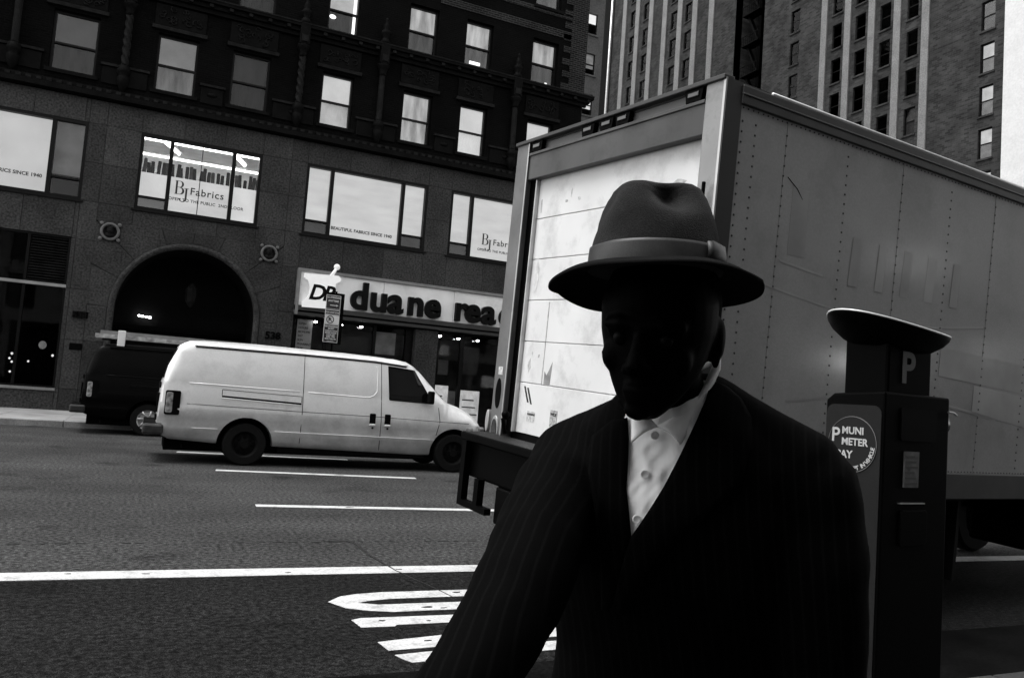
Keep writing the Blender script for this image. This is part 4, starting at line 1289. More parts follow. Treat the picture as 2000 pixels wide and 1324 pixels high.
    MB().box(-0.02, 0.03, 0.30, 0.62, 0.82, 1.14).build('plate_recess', M_SEAM, root)
    for z in (1.28, 0.74):
        p = tail(0.24, z, 0.0)
        MB().tube([p + Vector((-.02, 0, -.05)), p + Vector((-.02, 0, .05))], 0.018, 8).build('hinge', M_STEELDK, root)
    # wrap-round tail lamps
    for far in (False, True):
        p0 = sk.pt(0.22, 1.0, far)
        y = p0.y
        s_ = 1 if far else -1
        MB().prism(rounded(0.10, 0.335, 0.80, 1.20, 0.03), min(y + s_ * 0.022, y - s_ * 0.1), max(y + s_ * 0.022, y - s_ * 0.1), 'Y').build('lamp_housing', M_SEAM, root)
        MB().prism(rounded(0.115, 0.22, 0.83, 1.17, 0.03), min(y + s_ * 0.03, y), max(y + s_ * 0.03, y), 'Y').build('tail_lamp', M_LENS, root, bevel=0.01)
    bp = MB()
    bp.box(-0.20, 0.12, -0.01 + 0.05, 1.95, 0.46, 0.64)
    bp.build('rear_bumper', trim, root, bevel=0.04)
    MB().box(-0.19, 0.1, 0.08, 1.92, 0.641, 0.648).build('bumper_step', M_SEAM, root)
    MB().box(5.74, 5.98, 0.10, 1.90, 0.42, 0.62).build('front_bumper', M_BUMPER, root, bevel=0.05)
    MB().box(5.70, 5.865, 0.45, 1.55, 0.66, 0.88).build('grille', M_SEAM, root, bevel=0.02)
    for ya, yb in ((0.12, 0.42), (1.58, 1.88)):
        MB().box(5.62, 5.855, ya, yb, 0.70, 0.88).build('headlamp', M_LENS, root, bevel=0.03)
    MB().box(5.45, 5.60, 0.018 + 0.03, 0.1, 0.77, 0.86).build('indicator_lamp', M_LENS, root, bevel=0.02)
    MB().tube([(0.9, 0.5, 0.30), (0.5, 0.42, 0.28), (0.42, 0.30, 0.27)], 0.035, 8).build('exhaust_pipe', M_STEELDK, root)
    return body, sk

van = thing('cargo_van', 'white cargo van with dented lower side driving in the middle lane', 'van', (0.36, 14.5, 0), (0, 0, rad(-0.6)))
body, sk = make_van(van, M_VAN, M_VANRIDGE, M_BUMPER)
for xw in (ARCH_R, ARCH_F):
    wheel(van, xw, 0.16, 0.36, 0.23, -1, 'steel')
    wheel(van, xw, 1.84, 0.36, 0.23, 1, 'steel')
# driver's seat back and a sheet of paper on the dash, seen through the window
# dark van parked against the far kerb
dv = thing('parked_van', 'black van with a roof ladder parked at the far kerb behind the white van', 'van', (-1.10, 20.55, 0))
make_van(dv, M_NAVY, M_NAVY, mat('black_bumper', 0.012, 0.5))
wheel(dv, ARCH_R, 0.16, 0.37, 0.23, -1, 'bright')
wheel(dv, ARCH_R, 1.84, 0.37, 0.23, 1, 'bright')
wheel(dv, ARCH_F, 0.16, 0.37, 0.23, -1, 'bright')
wheel(dv, ARCH_F, 1.84, 0.37, 0.23, 1, 'bright')
for x in (0.75, 2.3, 3.6):
    MB().tube([(x, 0.22, 2.0), (x, 0.20, 2.14), (x, 1.8, 2.14), (x, 1.78, 2.0)], 0.025, 8).build('roof_bar', M_STEELDK, dv)
MB().tube([(0.3, 0.24, 2.16), (4.0, 0.24, 2.16)], 0.022, 8).build('rack_rail', M_STEELDK, dv)
MB().box(0.62, 0.78, 0.10, 0.13, 2.02, 2.38).build('rack_bracket', M_WHITE, dv, bevel=0.01)
ld1 = thing('ladder', 'aluminium ladder lying on the roof rack of the black van', 'ladder', (-0.95, 20.72, 2.19))
M_LAD = mat('worn_aluminium', 0.35, 0.5, 0.2, var=0.5, scale=9)
for y in (0.0, 0.42):
    MB().box(0, 4.4, y, y + 0.03, 0.0, 0.09).build('ladder_rail', M_LAD, ld1)
for k in range(14):
    MB().tube([(0.2 + k * 0.3, 0.03, 0.045), (0.2 + k * 0.3, 0.42, 0.045)], 0.016, 6).build('rung', M_LAD, ld1)
ld2 = thing('ladder', 'upper ladder stacked on top of the other on the black van', 'ladder', (-0.85, 20.76, 2.285))
for y in (0.0, 0.38):
    MB().box(0, 4.2, y, y + 0.03, 0.0, 0.075).build('ladder_rail', mat('grey_fibreglass', 0.2, 0.5, var=0.3), ld2)
for k in range(13):
    MB().tube([(0.25 + k * 0.3, 0.03, 0.04), (0.25 + k * 0.3, 0.38, 0.04)], 0.015, 6).build('rung', M_LAD, ld2)

# ------------------------------------------------------------------ parking sign at the far kerb
sp = thing('parking_sign', 'stacked no-standing parking signs on a post in front of the pharmacy', 'sign', (4.85, 22.85, 0.15), (0, 0, rad(4)))
MB().tube([(0.06, 0.05, 0), (0.06, 0.05, 4.0)], 0.032, 8).build('post', M_BLACK, sp)
MB().box(-0.20, 0.30, 0.015, 0.02, 2.50, 3.95).build('back_plate', M_BLACK, sp)
M_SWHITE = mat('sign_white', 0.62, 0.5, var=0.05)
M_SRED = mat('sign_dark', 0.015, 0.5)
plates = [(3.48, 3.88, M_SRED), (3.32, 3.46, M_SRED), (3.06, 3.31, M_SWHITE), (2.54, 3.05, M_SRED)]
for i, (z0_, z1_, m) in enumerate(plates):
    p = MB().box(-0.23, 0.19, -0.01, 0.0, z0_, z1_).build('sign_plate', M_SWHITE, sp)
    if m is M_SRED:
        MB().box(-0.215, 0.175, -0.014, -0.011, z0_ + 0.015, z1_ - 0.015).build('sign_field', m, p)
def sgt(txt, size, z, m=M_SWHITE):
    link('lettering', text_mesh(txt, size, face_y(-0.02, -0.0165, z), 0.0005, 0.002, align='CENTER'), m, sp)
sgt('NO STANDING', 0.062, 3.79); sgt('ANYTIME', 0.072, 3.69); MB().box(-0.11, 0.07, -0.017, -0.0145, 3.58, 3.60).prism([(0.07, 3.56), (0.13, 3.59), (0.07, 3.62)], -0.017, -0.0145, 'Y').build('arrow', M_SWHITE, sp)
sgt('TOW AWAY ZONE', 0.045, 3.37)
ring = MB().tube([(-0.07 + 0.1 * math.cos(2 * PI * k / 24), -0.013, 3.185 + 0.1 * math.sin(2 * PI * k / 24)) for k in range(25)], 0.012, 6, cap=False).tube([(-0.14, -0.014, 3.255), (0.0, -0.014, 3.115)], 0.010, 6)
ring.build('no_parking_ring', M_INK, sp, kind='stuff')
link('lettering', text_mesh('P', 0.15, face_y(-0.12, -0.013, 3.13), 0.0005, 0.004), M_INK, sp)
for i, t_ in enumerate(('NO STANDING', 'EXCEPT', 'COMMERCIAL VEHICLES', 'METERED PARKING', '3 HOUR LIMIT', '6AM - 7PM', 'MON THRU FRI')):
    sgt(t_, (0.055, 0.05, 0.032, 0.038, 0.04, 0.052, 0.046)[i], 2.97 - i * 0.058)
MB().box(-0.12, 0.08, -0.017, -0.0145, 2.57, 2.58).build('arrow', M_SWHITE, sp)

# ------------------------------------------------------------------ box truck, leaning to the kerb
th, lean = rad(6.55), rad(3.23)
A = Vector((math.cos(th), math.sin(th), 0))
B = Vector((-math.sin(th) * math.cos(lean), math.cos(th) * math.cos(lean), math.sin(lean)))
Cc = A.cross(B)
HT = 3.53
P1 = Vector((3.12, 3.915, 3.534))
O = P1 - Cc * HT
tk = thing('box_truck', 'box delivery truck with white roll-up door and dark riveted side parked at the kerb', 'truck')
tk.matrix_world = Matrix(((A.x, B.x, Cc.x, O.x), (A.y, B.y, Cc.y, O.y), (A.z, B.z, Cc.z, O.z), (0, 0, 0, 1)))
M_TSIDE = mat('truck_side_paint', 0.28152, 0.25, var=0.2, scale=0.9, coat=0.5, fine=0.05, fscale=60, dirt=0.18, dscale=2.2, spec=0.5)
M_TRAIL = mat('truck_rail', 0.036, 0.45, 0.2, var=0.25, scale=4)
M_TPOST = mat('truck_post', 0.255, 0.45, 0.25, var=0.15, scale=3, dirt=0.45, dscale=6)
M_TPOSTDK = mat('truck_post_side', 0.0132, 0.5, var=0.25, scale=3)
M_THEAD = mat('truck_header', 0.06, 0.5, 0.2, var=0.35, scale=1.4, dirt=0.6, dscale=3, stretch=(1, 1, 0.3))
M_DOOR = mat('roller_door_white', 0.69, 0.55, var=0.06, scale=2, dirt=0.3, dscale=3)
M_RUST = mat('rust_patch', 0.22, 0.8, var=0.4, scale=12)
BW = 2.45
FL = HT - 2.47      # floor level
def T(mb, name, m, parent=None, **kw):
    return mb.build(name, m, parent or tk, **kw)
L = 5.0
# side panels with riveted laps
xs = [0.135, 0.575, 1.205, 1.84, 2.465, 3.09, 3.72, 4.35, L]
for i, (a, b) in enumerate(zip(xs, xs[1:])):
    d_ = 0.002 * (i % 2)
    T(MB().box(a + 0.0015, b - 0.0015 + (0.03 if i % 2 else 0), -0.003 - d_, 0.02, FL + 0.06, HT - 0.14), 'side_panel', M_TSIDE)
    T(MB().box(a, b, BW - 0.02, BW + 0.003, FL + 0.06, HT - 0.14), 'side_panel', M_TSIDE)
rv = MB()
def rivet(x, y, z, r=0.0085, axis='Y', s_=-1):
    n = 6
    ring = [(x + r * math.cos(2 * PI * k / n), y, z + r * math.sin(2 * PI * k / n)) for k in range(n)]
    tip = [(x + 0.5 * r * math.cos(2 * PI * k / n), y + s_ * 0.005, z + 0.5 * r * math.sin(2 * PI * k / n)) for k in range(n)]
    rv.loft([ring, tip], cap=True)
for i, xr in enumerate([0.165, 0.285] + xs[1:-1]):
    z = FL + 0.12
    while z < HT - 0.18:
        rivet(xr, -0.004 if i < 2 else -0.006, z)
        z += 0.066 if i != 0 else 0.066
x = 0.16
while x < L:
    rivet(x, -0.006, HT - 0.155, 0.006); rivet(x + 0.02, -0.006, FL + 0.075, 0.006)
    x += 0.045
T(rv, 'rivets', mat('rivet_dark', 0.012, 0.5), kind='stuff')
T(MB().box(0.13, L, -0.025, 0.06, HT - 0.14, HT - 0.02).box(0.13, L, -0.032, 0.0, HT - 0.085, HT - 0.07), 'top_rail', M_TRAIL, bevel=0.006)
T(MB().box(0.13, L, BW - 0.06, BW + 0.025, HT - 0.14, HT - 0.02), 'top_rail', M_TRAIL, bevel=0.006)
T(MB().tube([(0.4, -0.012, HT - 0.012), (L, -0.012, HT - 0.012)], 0.014, 8), 'roof_edge_trim', mat('bright_trim', 0.5, 0.35, 0.5, var=0.1), smooth=True)
T(MB().box(0.13, L, -0.025, 0.05, FL - 0.14, FL + 0.062), 'bottom_rail', M_TRAIL, bevel=0.006)
T(MB().box(0.13, L, BW - 0.05, BW + 0.025, FL - 0.14, FL + 0.062), 'bottom_rail', M_TRAIL, bevel=0.006)
T(MB().box(0.02, L, 0.0, BW, HT - 0.03, HT), 'roof', M_TRAIL)
T(MB().box(0.1, L, 0.03, BW - 0.03, FL - 0.1, FL), 'floor', M_STEELDK)
T(MB().box(L - 0.05, L, 0.0, BW, FL, HT - 0.03), 'front_wall', M_TSIDE)
# rear frame
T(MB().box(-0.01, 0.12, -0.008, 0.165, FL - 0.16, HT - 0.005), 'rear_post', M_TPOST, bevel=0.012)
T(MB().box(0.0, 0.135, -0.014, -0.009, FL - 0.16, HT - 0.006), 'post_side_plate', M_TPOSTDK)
T(MB().box(-0.014, 0.002, -0.012, 0.006, FL - 0.14, HT - 0.006), 'post_edge_trim', mat('bright_trim', 0.5, 0.35, 0.5))
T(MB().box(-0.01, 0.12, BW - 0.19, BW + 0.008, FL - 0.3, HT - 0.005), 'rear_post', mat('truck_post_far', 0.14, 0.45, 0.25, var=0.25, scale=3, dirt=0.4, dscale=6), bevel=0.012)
T(MB().box(-0.016, -0.008, BW - 0.20, BW - 0.185, FL - 0.2, HT - 0.02), 'post_edge_trim', M_ALU)
T(MB().box(0.0, 0.1, 0.165, BW - 0.19, HT - 0.335, HT - 0.115), 'header', M_THEAD, bevel=0.008)
T(MB().box(-0.012, 0.0, 0.165, BW - 0.19, HT - 0.13, HT - 0.105), 'header_ridge', M_THEAD, bevel=0.004)
T(MB().box(0.03, 0.1, 0.165, BW - 0.19, HT - 0.115, HT - 0.02), 'header_upper', mat('header_upper_grey', 0.096, 0.5, var=0.25, scale=2))
T(MB().box(-0.03, 0.06, -0.01, BW + 0.012, HT - 0.018, HT + 0.014), 'rear_roof_edge', M_TRAIL, bevel=0.006)
for yb in (0.27, 1.0, 1.19, 1.42, 2.14):
    o = T(MB().prism([(yb - 0.085, HT - 0.02), (yb + 0.085, HT - 0.02), (yb + 0.07, HT - 0.105), (yb - 0.07, HT - 0.105)], -0.012, 0.03, 'X'), 'lamp_bracket', M_BLACK, bevel=0.004)
    T(MB().box(-0.022, -0.01, yb - 0.05, yb + 0.05, HT - 0.075, HT - 0.04), 'marker_lamp', M_LENSDK, o, bevel=0.006)
for k, (y_, w_) in enumerate(((1.5, 0.16), (0.95, 0.12))):
    pass
# roller door: sections with open joints
zs = [HT - 0.335, HT - 0.67, HT - 1.015, HT - 1.36, HT - 1.705, HT - 2.05, HT - 2.47]
for i, (zt, zb) in enumerate(zip(zs, zs[1:])):
    T(MB().box(0.065, 0.09, 0.165, BW - 0.305, zb + 0.003, zt - 0.003 + (0.1 if i == 0 else 0)), 'door_panel', M_DOOR, bevel=0.003)
T(MB().box(0.088, 0.095, 0.16, BW - 0.30, FL, HT - 0.3), 'door_backing', M_DOOR)
T(MB().box(0.03, 0.1, BW - 0.305, BW - 0.29, FL, HT - 0.335), 'door_track', M_ALU)
T(MB().box(0.04, 0.12, BW - 0.29, BW - 0.18, FL, HT - 0.335), 'door_jamb', M_BLACK)
T(MB().box(0.05, 0.064, 0.165, 0.175, FL, HT - 0.335), 'door_track', M_RUST)
# scuffs, labels and marks on the door
rd = random.Random(5)
def dpoly(pts, name, m, d=0.0635):
    return T(MB().prism(pts, d, 0.0652, 'X'), name, m)
def dquad(y, z, w, h, name, m, sk_=0.0):
    return dpoly([(y - w / 2, z - h / 2), (y + w / 2, z - h / 2), (y + w / 2 + sk_, z + h / 2), (y - w / 2 + sk_, z + h / 2)], name, m)
M_SCUFF = mat('door_scuff', 0.42, 0.7, var=0.4, scale=20)
M_SCUFF2 = mat('door_stain', 0.58, 0.7, var=0.3, scale=14)
for (y, z, w, h) in ((2.05, HT - 1.15, 0.05, 0.32), (2.09, HT - 0.55, 0.03, 0.14), (1.72, HT - 0.56, 0.05, 0.03), (1.66, HT - 0.50, 0.015, 0.08), (0.42, HT - 0.60, 0.16, 0.07), (2.03, HT - 1.9, 0.05, 0.12), (1.9, HT - 1.82, 0.03, 0.03), (2.0, HT - 1.8, 0.015, 0.04), (1.55, HT - 0.56, 0.04, 0.03)):
    n_ = 9
    pts = [(y + w / 2 * math.cos(2 * PI * k / n_) * rd.uniform(.5, 1.2), z + h / 2 * math.sin(2 * PI * k / n_) * rd.uniform(.6, 1.1)) for k in range(n_)]
    dpoly(pts, 'scuff_mark', M_SCUFF2 if h > 0.2 else M_SCUFF)
dpoly([(1.70, HT - 2.04), (1.79, HT - 2.04), (1.79, HT - 1.94), (1.76, HT - 1.97), (1.73, HT - 1.93), (1.69, HT - 1.86)], 'torn_paint', M_RUST)
T(MB().box(0.062, 0.0652, 1.815, 1.825, HT - 2.05, HT - 1.38), 'door_seam', M_SCUFF)
for k in range(2):
    dpoly([(2.05 - 0.05 * k, HT - 2.08 - 0.01 * k), (2.075 - 0.05 * k, HT - 2.08 - 0.01 * k), (2.005 - 0.05 * k, HT - 2.21 - 0.01 * k), (1.98 - 0.05 * k, HT - 2.21 - 0.01 * k)], 'warning_stripe', M_INK)
lb = dquad(1.93, HT - 2.32, 0.12, 0.085, 'label_sticker', mat('sticker_grey', 0.5, 0.6, var=0.4, scale=40))
lb2 = dquad(1.60, HT - 2.30, 0.10, 0.13, 'label_sticker', mat('sticker_grey2', 0.35, 0.6, var=0.5, scale=50))
def rear_text(t_, size, y, z, x_=0.0625, m=M_INK):
    M_ = Matrix.Translation((x_, y, z)) @ Matrix.Rotation(rad(-90), 4, 'Z') @ Matrix.Rotation(rad(90), 4, 'X')
    link('lettering', text_mesh(t_, size, M_, 0.0004, 0.001), m, tk)
rear_text('WARNING', 0.024, 1.985, HT - 2.31)
rear_text('WIDE', 0.034, 1.645, HT - 2.28)
# handle and latch on the near post, lamps in the far post
T(MB().tube([(-0.05, 0.06, HT - 0.66), (-0.05, 0.06, HT - 1.02)], 0.012, 8), 'grab_bar', M_BLACK)
T(MB().tube([(-0.03, 0.16, HT - 0.80), (-0.06, 0.12, HT - 0.82), (-0.055, 0.06, HT - 0.78)], 0.011, 8), 'grab_hook', M_BLACK)
ov = lambda y, z, ry, rz, x0_, x1_: MB().prism([(y + ry * math.cos(2 * PI * k / 20), z + rz * math.sin(2 * PI * k / 20)) for k in range(20)], x0_, x1_, 'X')
T(ov(BW - 0.09, FL + 0.30, 0.045, 0.13, -0.014, 0.0), 'lamp_recess', M_BLACK)
l1 = T(ov(BW - 0.09, FL - 0.02, 0.06, 0.13, -0.02, 0.0), 'tail_lamp_ring', M_ALU, bevel=0.006)
T(ov(BW - 0.09, FL - 0.02, 0.042, 0.10, -0.026, -0.015), 'tail_lamp', M_LENSDK, l1)
T(ov(BW + 0.03, FL + 0.05, 0.03, 0.10, -0.03, 0.03), 'side_lamp', M_ALU, bevel=0.01)
T(MB().box(-0.013, -0.0105, BW - 0.13, BW - 0.06, FL + 0.46, FL + 0.53), 'label_sticker', mat('sticker_grey', 0.5))
# folding lift platform, frame and step
lg = T(MB().box(-0.28, 0.02, 0.05, BW + 0.01, FL - 0.115, FL - 0.05), 'lift_platform', M_BLACK, bevel=0.01)
T(MB().box(-0.27, 0.0, 0.07, BW, FL - 0.049, FL - 0.046), 'tread_plate', mat('tread_plate', 0.006, 0.5, 0.4, var=0.6, scale=40, bump=0.6, bscale=90), lg)
T(MB().box(-0.20, 0.35, 0.3, BW - 0.03, FL - 0.42, FL - 0.115), 'lift_frame', M_BLACK, bevel=0.02)
T(MB().box(-0.27, -0.21, BW - 0.09, BW - 0.02, FL - 0.66, FL - 0.115), 'lift_arm', M_BLACK)
T(MB().box(-0.27, -0.21, BW - 0.50, BW - 0.09, FL - 0.66, FL - 0.61), 'step_bar', M_BLACK)
T(MB().box(-0.27, -0.21, BW - 0.36, BW - 0.29, FL - 0.61, FL - 0.4), 'lift_arm', M_BLACK)
T(MB().box(-0.20, 0.1, 0.2, BW - 0.52, FL - 0.72, FL - 0.42), 'rear_bumper', M_BLACK, bevel=0.02)
T(MB().tube([(-0.05, BW - 0.33, FL - 0.02), (-0.08, BW - 0.33, FL + 0.10), (-0.02, BW - 0.33, FL + 0.12)], 0.02, 8).ball((-0.06, BW - 0.33, FL + 0.14), 0.035), 'door_latch', M_BLACK)
# chassis, wheels, cab
for y in (0.75, 1.6):
    T(MB().box(0.1, 6.9, y, y + 0.09, FL - 0.36, FL - 0.1), 'chassis_rail', M_BLACK)
T(MB().tube([(2.4, 0.2, 0.48), (2.4, 2.25, 0.42)], 0.09, 10), 'rear_axle', M_BLACK)
for (wx, wy, dz) in ((2.4, 0.16, 0), (2.4, 0.44, 0.015), (2.4, 2.01, 0.112), (2.4, 2.29, 0.128), (6.75, 0.35, 0), (6.75, 2.0, 0.115)):
    wheel(tk, wx, wy, 0.48, 0.25, -1 if wy < 1 else 1, 'steel', z=0.482 - dz)
T(MB().box(1.7, 3.1, 0.02, 0.55, FL - 0.16, FL - 0.13), 'mud_guard', M_BLACK)
T(MB().box(4.2, 5.1, 0.10, 0.6, FL - 0.62, FL - 0.16), 'fuel_tank', M_BLACK, bevel=0.03)
T(MB().box(0.4, 1.7, 0.5, 1.95, FL - 0.55, FL - 0.16), 'lift_housing', M_BLACK, bevel=0.03)
T(MB().box(3.02, 3.06, 0.05, 0.6, 0.25, FL - 0.14), 'mud_flap', M_RUBBER)
T(MB().box(3.02, 3.06, 1.85, 2.4, 0.25, FL - 0.14), 'mud_flap', M_RUBBER)
T(MB().box(1.80, 1.82, 0.05, 0.6, 0.3, FL - 0.14), 'mud_flap', M_RUBBER)
cabp = [(x_ - 2.25, z_) for x_, z_ in [(7.45, 0.85), (7.45, 2.35), (7.7, 2.5), (8.7, 2.5), (9.35, 1.7), (9.75, 1.55), (9.8, 0.6), (9.4, 0.5), (9.0, 1.0), (7.9, 1.0)]]
T(MB().prism(cabp, 0.15, 2.3, 'Y'), 'cab', M_WHITE, bevel=0.05)
T(MB().prism([(5.85, 1.5), (5.85, 2.3), (6.4, 2.3), (6.9, 1.6)], 0.14, 0.149, 'Y'), 'cab_window', M_VGLASS)
T(MB().prism([(5.85, 1.5), (5.85, 2.3), (6.4, 2.3), (6.9, 1.6)], 2.301, 2.31, 'Y'), 'cab_window', M_VGLASS)
# faded marks left on the side by old lettering
M_GHOST = mat('faded_paint', 0.3069, 0.3, var=0.2, scale=3, coat=0.3)
M_GHOST2 = mat('faded_paint_dark', 0.2618, 0.3, var=0.2, scale=3, coat=0.3)
def ghost(pts, m):
    T(MB().prism(pts, -0.0066, -0.0058, 'Y'), 'faded_mark', m)
for k, (x_, w_) in enumerate(((1.32, 0.10), (1.62, 0.09), (1.92, 0.10), (2.22, 0.11), (2.56, 0.10))):
    ghost([(x_, HT - 1.12), (x_ + w_, HT - 1.12), (x_ + w_ + 0.02, HT - 0.78), (x_ + 0.02, HT - 0.78)], M_GHOST if k % 2 else M_GHOST2)
ghost([(0.68, HT - 1.0), (0.84, HT - 1.0), (0.84, HT - 0.55), (0.68, HT - 0.55)], M_GHOST2)
ghost([(0.62, HT - 1.06), (1.05, HT - 1.10), (1.05, HT - 1.085), (0.62, HT - 1.045)], M_GHOST)
sw = [(0.5 + 0.16 * k, HT - 1.22 - 0.10 * math.sin(PI * k / 16)) for k in range(17)]
ghost(sw + [(x_, z_ - 0.012) for x_, z_ in sw[::-1]], M_GHOST)
sw = [(0.8 + 0.16 * k, HT - 1.95 + 0.10 * math.sin(PI * k / 16)) for k in range(17)]
ghost(sw + [(x_, z_ - 0.02) for x_, z_ in sw[::-1]], M_GHOST2)
ghost([(2.5, HT - 1.66), (4.2, HT - 1.74), (4.2, HT - 1.5), (2.5, HT - 1.44)], M_GHOST2)
ghost([(3.0, HT - 1.92), (4.0, HT - 2.02), (4.0, HT - 1.76), (3.0, HT - 1.70)], M_GHOST)
T(MB().tube([(0.62, -0.004, HT - 0.5), (0.72, -0.006, HT - 0.56), (0.78, -0.004, HT - 0.62)], 0.004, 5), 'scratch', M_SEAM)
# ------------------------------------------------------------------ parking meter
M_METER = mat('meter_paint', 0.0015, 0.5, var=0.3, scale=6, spec=0.03)
M_METERSIDE = mat('meter_lit_side', 0.00726, 0.6, var=0.25, scale=8, fine=0.15, fscale=120, spec=0.2)  # lighter than the cabinet: light on this face put into the colour
M_MPRINT = mat('meter_print', 0.434, 0.5, var=0.08)
M_MPRINT2 = mat('meter_print_dull', 0.1536, 0.5, var=0.1)
mt = thing('parking_meter', 'black parking meter with a curved cap and round decal beside the man', 'parking meter', (2.42, 2.05, 0.12), (0, 0, rad(6)))
x0, x1, y0, y1 = -0.185, 0.185, -0.115, 0.115
ZT = 1.45
bodyp = [(y0, 0.06), (y1, 0.06), (y1, ZT - 0.035), (y1 - 0.03, ZT - 0.012), (y0, ZT)]
MB().prism(bodyp, x0, x1, 'X').build('cabinet', M_METER, mt, bevel=0.008)
MB().box(x0 - 0.04, x1 + 0.04, y0 - 0.04, y1 + 0.04, 0.0, 0.06).build('base_plate', M_METER, mt, bevel=0.01)
MB().prism(rounded(y0 + 0.008, y1 - 0.008, 0.3, ZT - 0.05, 0.03), x0 - 0.004, x0 - 0.0005, 'X').build('side_panel', M_METERSIDE, mt)
MB().prism(rounded(-0.125, 0.125, ZT - 0.02, 1.66, 0.01), -0.08, 0.09, 'Y').build('head', M_METER, mt, bevel=0.01)
# dished cap with a bright rim
def cap_ring(k, z, sx=1.0, bend=0.0, n=40):
    out = []
    for i in range(n):
        a = 2 * PI * i / n
        x, y = 0.265 * k * math.cos(a), 0.165 * k * math.sin(a)
        out.append((x, y, z + bend * (x / 0.255) ** 2 - 0.018 * (y / 0.165) ** 2))
    return out
capm = MB().loft([cap_ring(0.25, 1.60), cap_ring(0.5, 1.605), cap_ring(0.72, 1.625), cap_ring(0.9, 1.655), cap_ring(0.985, 1.68), cap_ring(1.0, 1.692), cap_ring(0.98, 1.696), cap_ring(0.9, 1.682), cap_ring(0.7, 1.668), cap_ring(0.4, 1.664), cap_ring(0.05, 1.663)])
tilt = Matrix.Translation((-0.015, 0, 1.66)) @ Matrix.Rotation(rad(5.0), 4, 'Y') @ Matrix.Rotation(rad(4), 4, 'X') @ Matrix.Translation((0, 0, -1.66))
cp = capm.xform(tilt).build('cap', M_METER, mt, smooth='auto')
rimp = cap_ring(0.995, 1.696)
MB().tube([Vector(p) for p in rimp + rimp[:2]], 0.0035, 6, cap=False).xform(tilt).build('cap_rim', mat('worn_rim', 0.75, 0.4, 0.3, var=0.2), cp, smooth=True)
link('lettering', text_mesh('P', 0.15, face_y(-0.055, -0.083, 1.49), 0.001, 0.004, res=6), M_MPRINT2, mt)
# decal on the side: text reads from the left
def face_x(y, z): return Matrix.Translation((x0 - 0.0068, y, z)) @ Matrix.Rotation(rad(-90), 4, 'Z') @ Matrix.Rotation(rad(90), 4, 'X')
disc = MB().prism([(0.094 * math.cos(2 * PI * k / 40), 1.265 + 0.094 * math.sin(2 * PI * k / 40)) for k in range(40)], x0 - 0.0055, x0 - 0.0042, 'X').build('round_decal', mat('decal_dark', 0.0072, 0.5, var=0.1, spec=0.2), mt)
MB().tube([(x0 - 0.006, 0.094 * math.cos(2 * PI * k / 40), 1.265 + 0.094 * math.sin(2 * PI * k / 40)) for k in range(41)], 0.0012, 5, cap=False).build('decal_ring', M_MPRINT2, disc)
for t_, s_, y_, z_ in (('P', 0.068, 0.082, 1.272), ('MUNI', 0.034, 0.040, 1.300), ('METER', 0.034, 0.040, 1.262), ('PAY', 0.036, 0.060, 1.218)):
    link('lettering', text_mesh(t_, s_, face_x(y_, z_), 0.0004, 0.0009, res=5), M_MPRINT, disc)
arc_t = 'DISPLAY RECEIPT IN VEHICLE'
for i, ch in enumerate(arc_t):
    if ch == ' ':
        continue
    a = rad(205 + 148 * i / (len(arc_t) - 1))
    M_ = face_x(0, 1.265) @ Matrix.Rotation(a + PI / 2, 4, 'Z') @ Matrix.Translation((0, -0.088, 0))
    link('lettering', text_mesh(ch, 0.020, M_, 0.0004, 0.0005, align='CENTER', res=2), M_MPRINT, disc)
# front fittings
fp = MB().box(-0.075, 0.005, y0 - 0.006, y0 - 0.001, 1.135, 1.255).build('tariff_card', mat('tariff_card', 0.096, 0.5, var=0.5, scale=30), mt)
for k in range(6):
    MB().box(-0.07, -0.07 + 0.07 * (0.95 - 0.12 * (k % 3)), y0 - 0.0075, y0 - 0.0062, 1.145 + k * 0.018, 1.152 + k * 0.018).build('printed_strip', mat('tariff_print', 0.05, 0.5), fp)
MB().box(-0.10, 0.04, y0 - 0.01, y0 - 0.001, 1.08, 1.084).build('card_slot', M_ALU, mt)
MB().prism(rounded(-0.09, 0.06, 0.94, 1.06, 0.015), y0 - 0.008, y0 - 0.001, 'Y').build('receipt_tray', M_METER, mt, bevel=0.003)
MB().prism(rounded(-0.10, 0.10, 1.29, 1.40, 0.01), y0 - 0.006, y0 - 0.001, 'Y').build('display', mat('meter_screen', 0.0015, 0.5, spec=0.04), mt)
MB().lathe([(0.001, 0.25), (0.03, 0.245), (0.045, 0.225), (0.045, 0.16)], (0, -0.05, 1.355), 20, 'X').build('side_knob', mat('knob_black', 0.012, 0.25), mt, smooth='auto')
MB().tube([(0.16, y0 - 0.01, 1.40), (0.19, y0 - 0.012, 1.398), (0.21, y0 - 0.01, 1.39)], 0.004, 6).build('knob_highlight', M_ALU, mt)  # bright sliver in place of the glint on top of the knob

# ------------------------------------------------------------------ the man in the hat
YW = rad(CAM_YAW)
RV = Vector((math.cos(YW), -math.sin(YW), 0))
FV = Vector((math.sin(YW), math.cos(YW), 0))
ORG = Vector((0.27, 1.25, 0.12))
base = RV * ORG.x + FV * ORG.y
man = thing('person', 'man in a pinstripe suit and felt hat with face in shadow, close to the camera', 'person', (base.x, base.y, 0.12), (0, 0, -YW))
def Q(r, d, z): return Vector((r, d, z)) - ORG
BY = rad(25)
bx = Vector((math.cos(BY), -math.sin(BY), 0))
bf = Vector((-math.sin(BY), -math.cos(BY), 0))
def ering(c, w, dp, n=28, p=2.4):
    out = []
    for i in range(n):
        a = 2 * PI * i / n
        ca, sa = math.cos(a), math.sin(a)
        out.append(c + bx * (w * math.copysign(abs(ca) ** (2 / p), ca)) + bf * (dp * math.copysign(abs(sa) ** (2 / p), sa)))
    return out
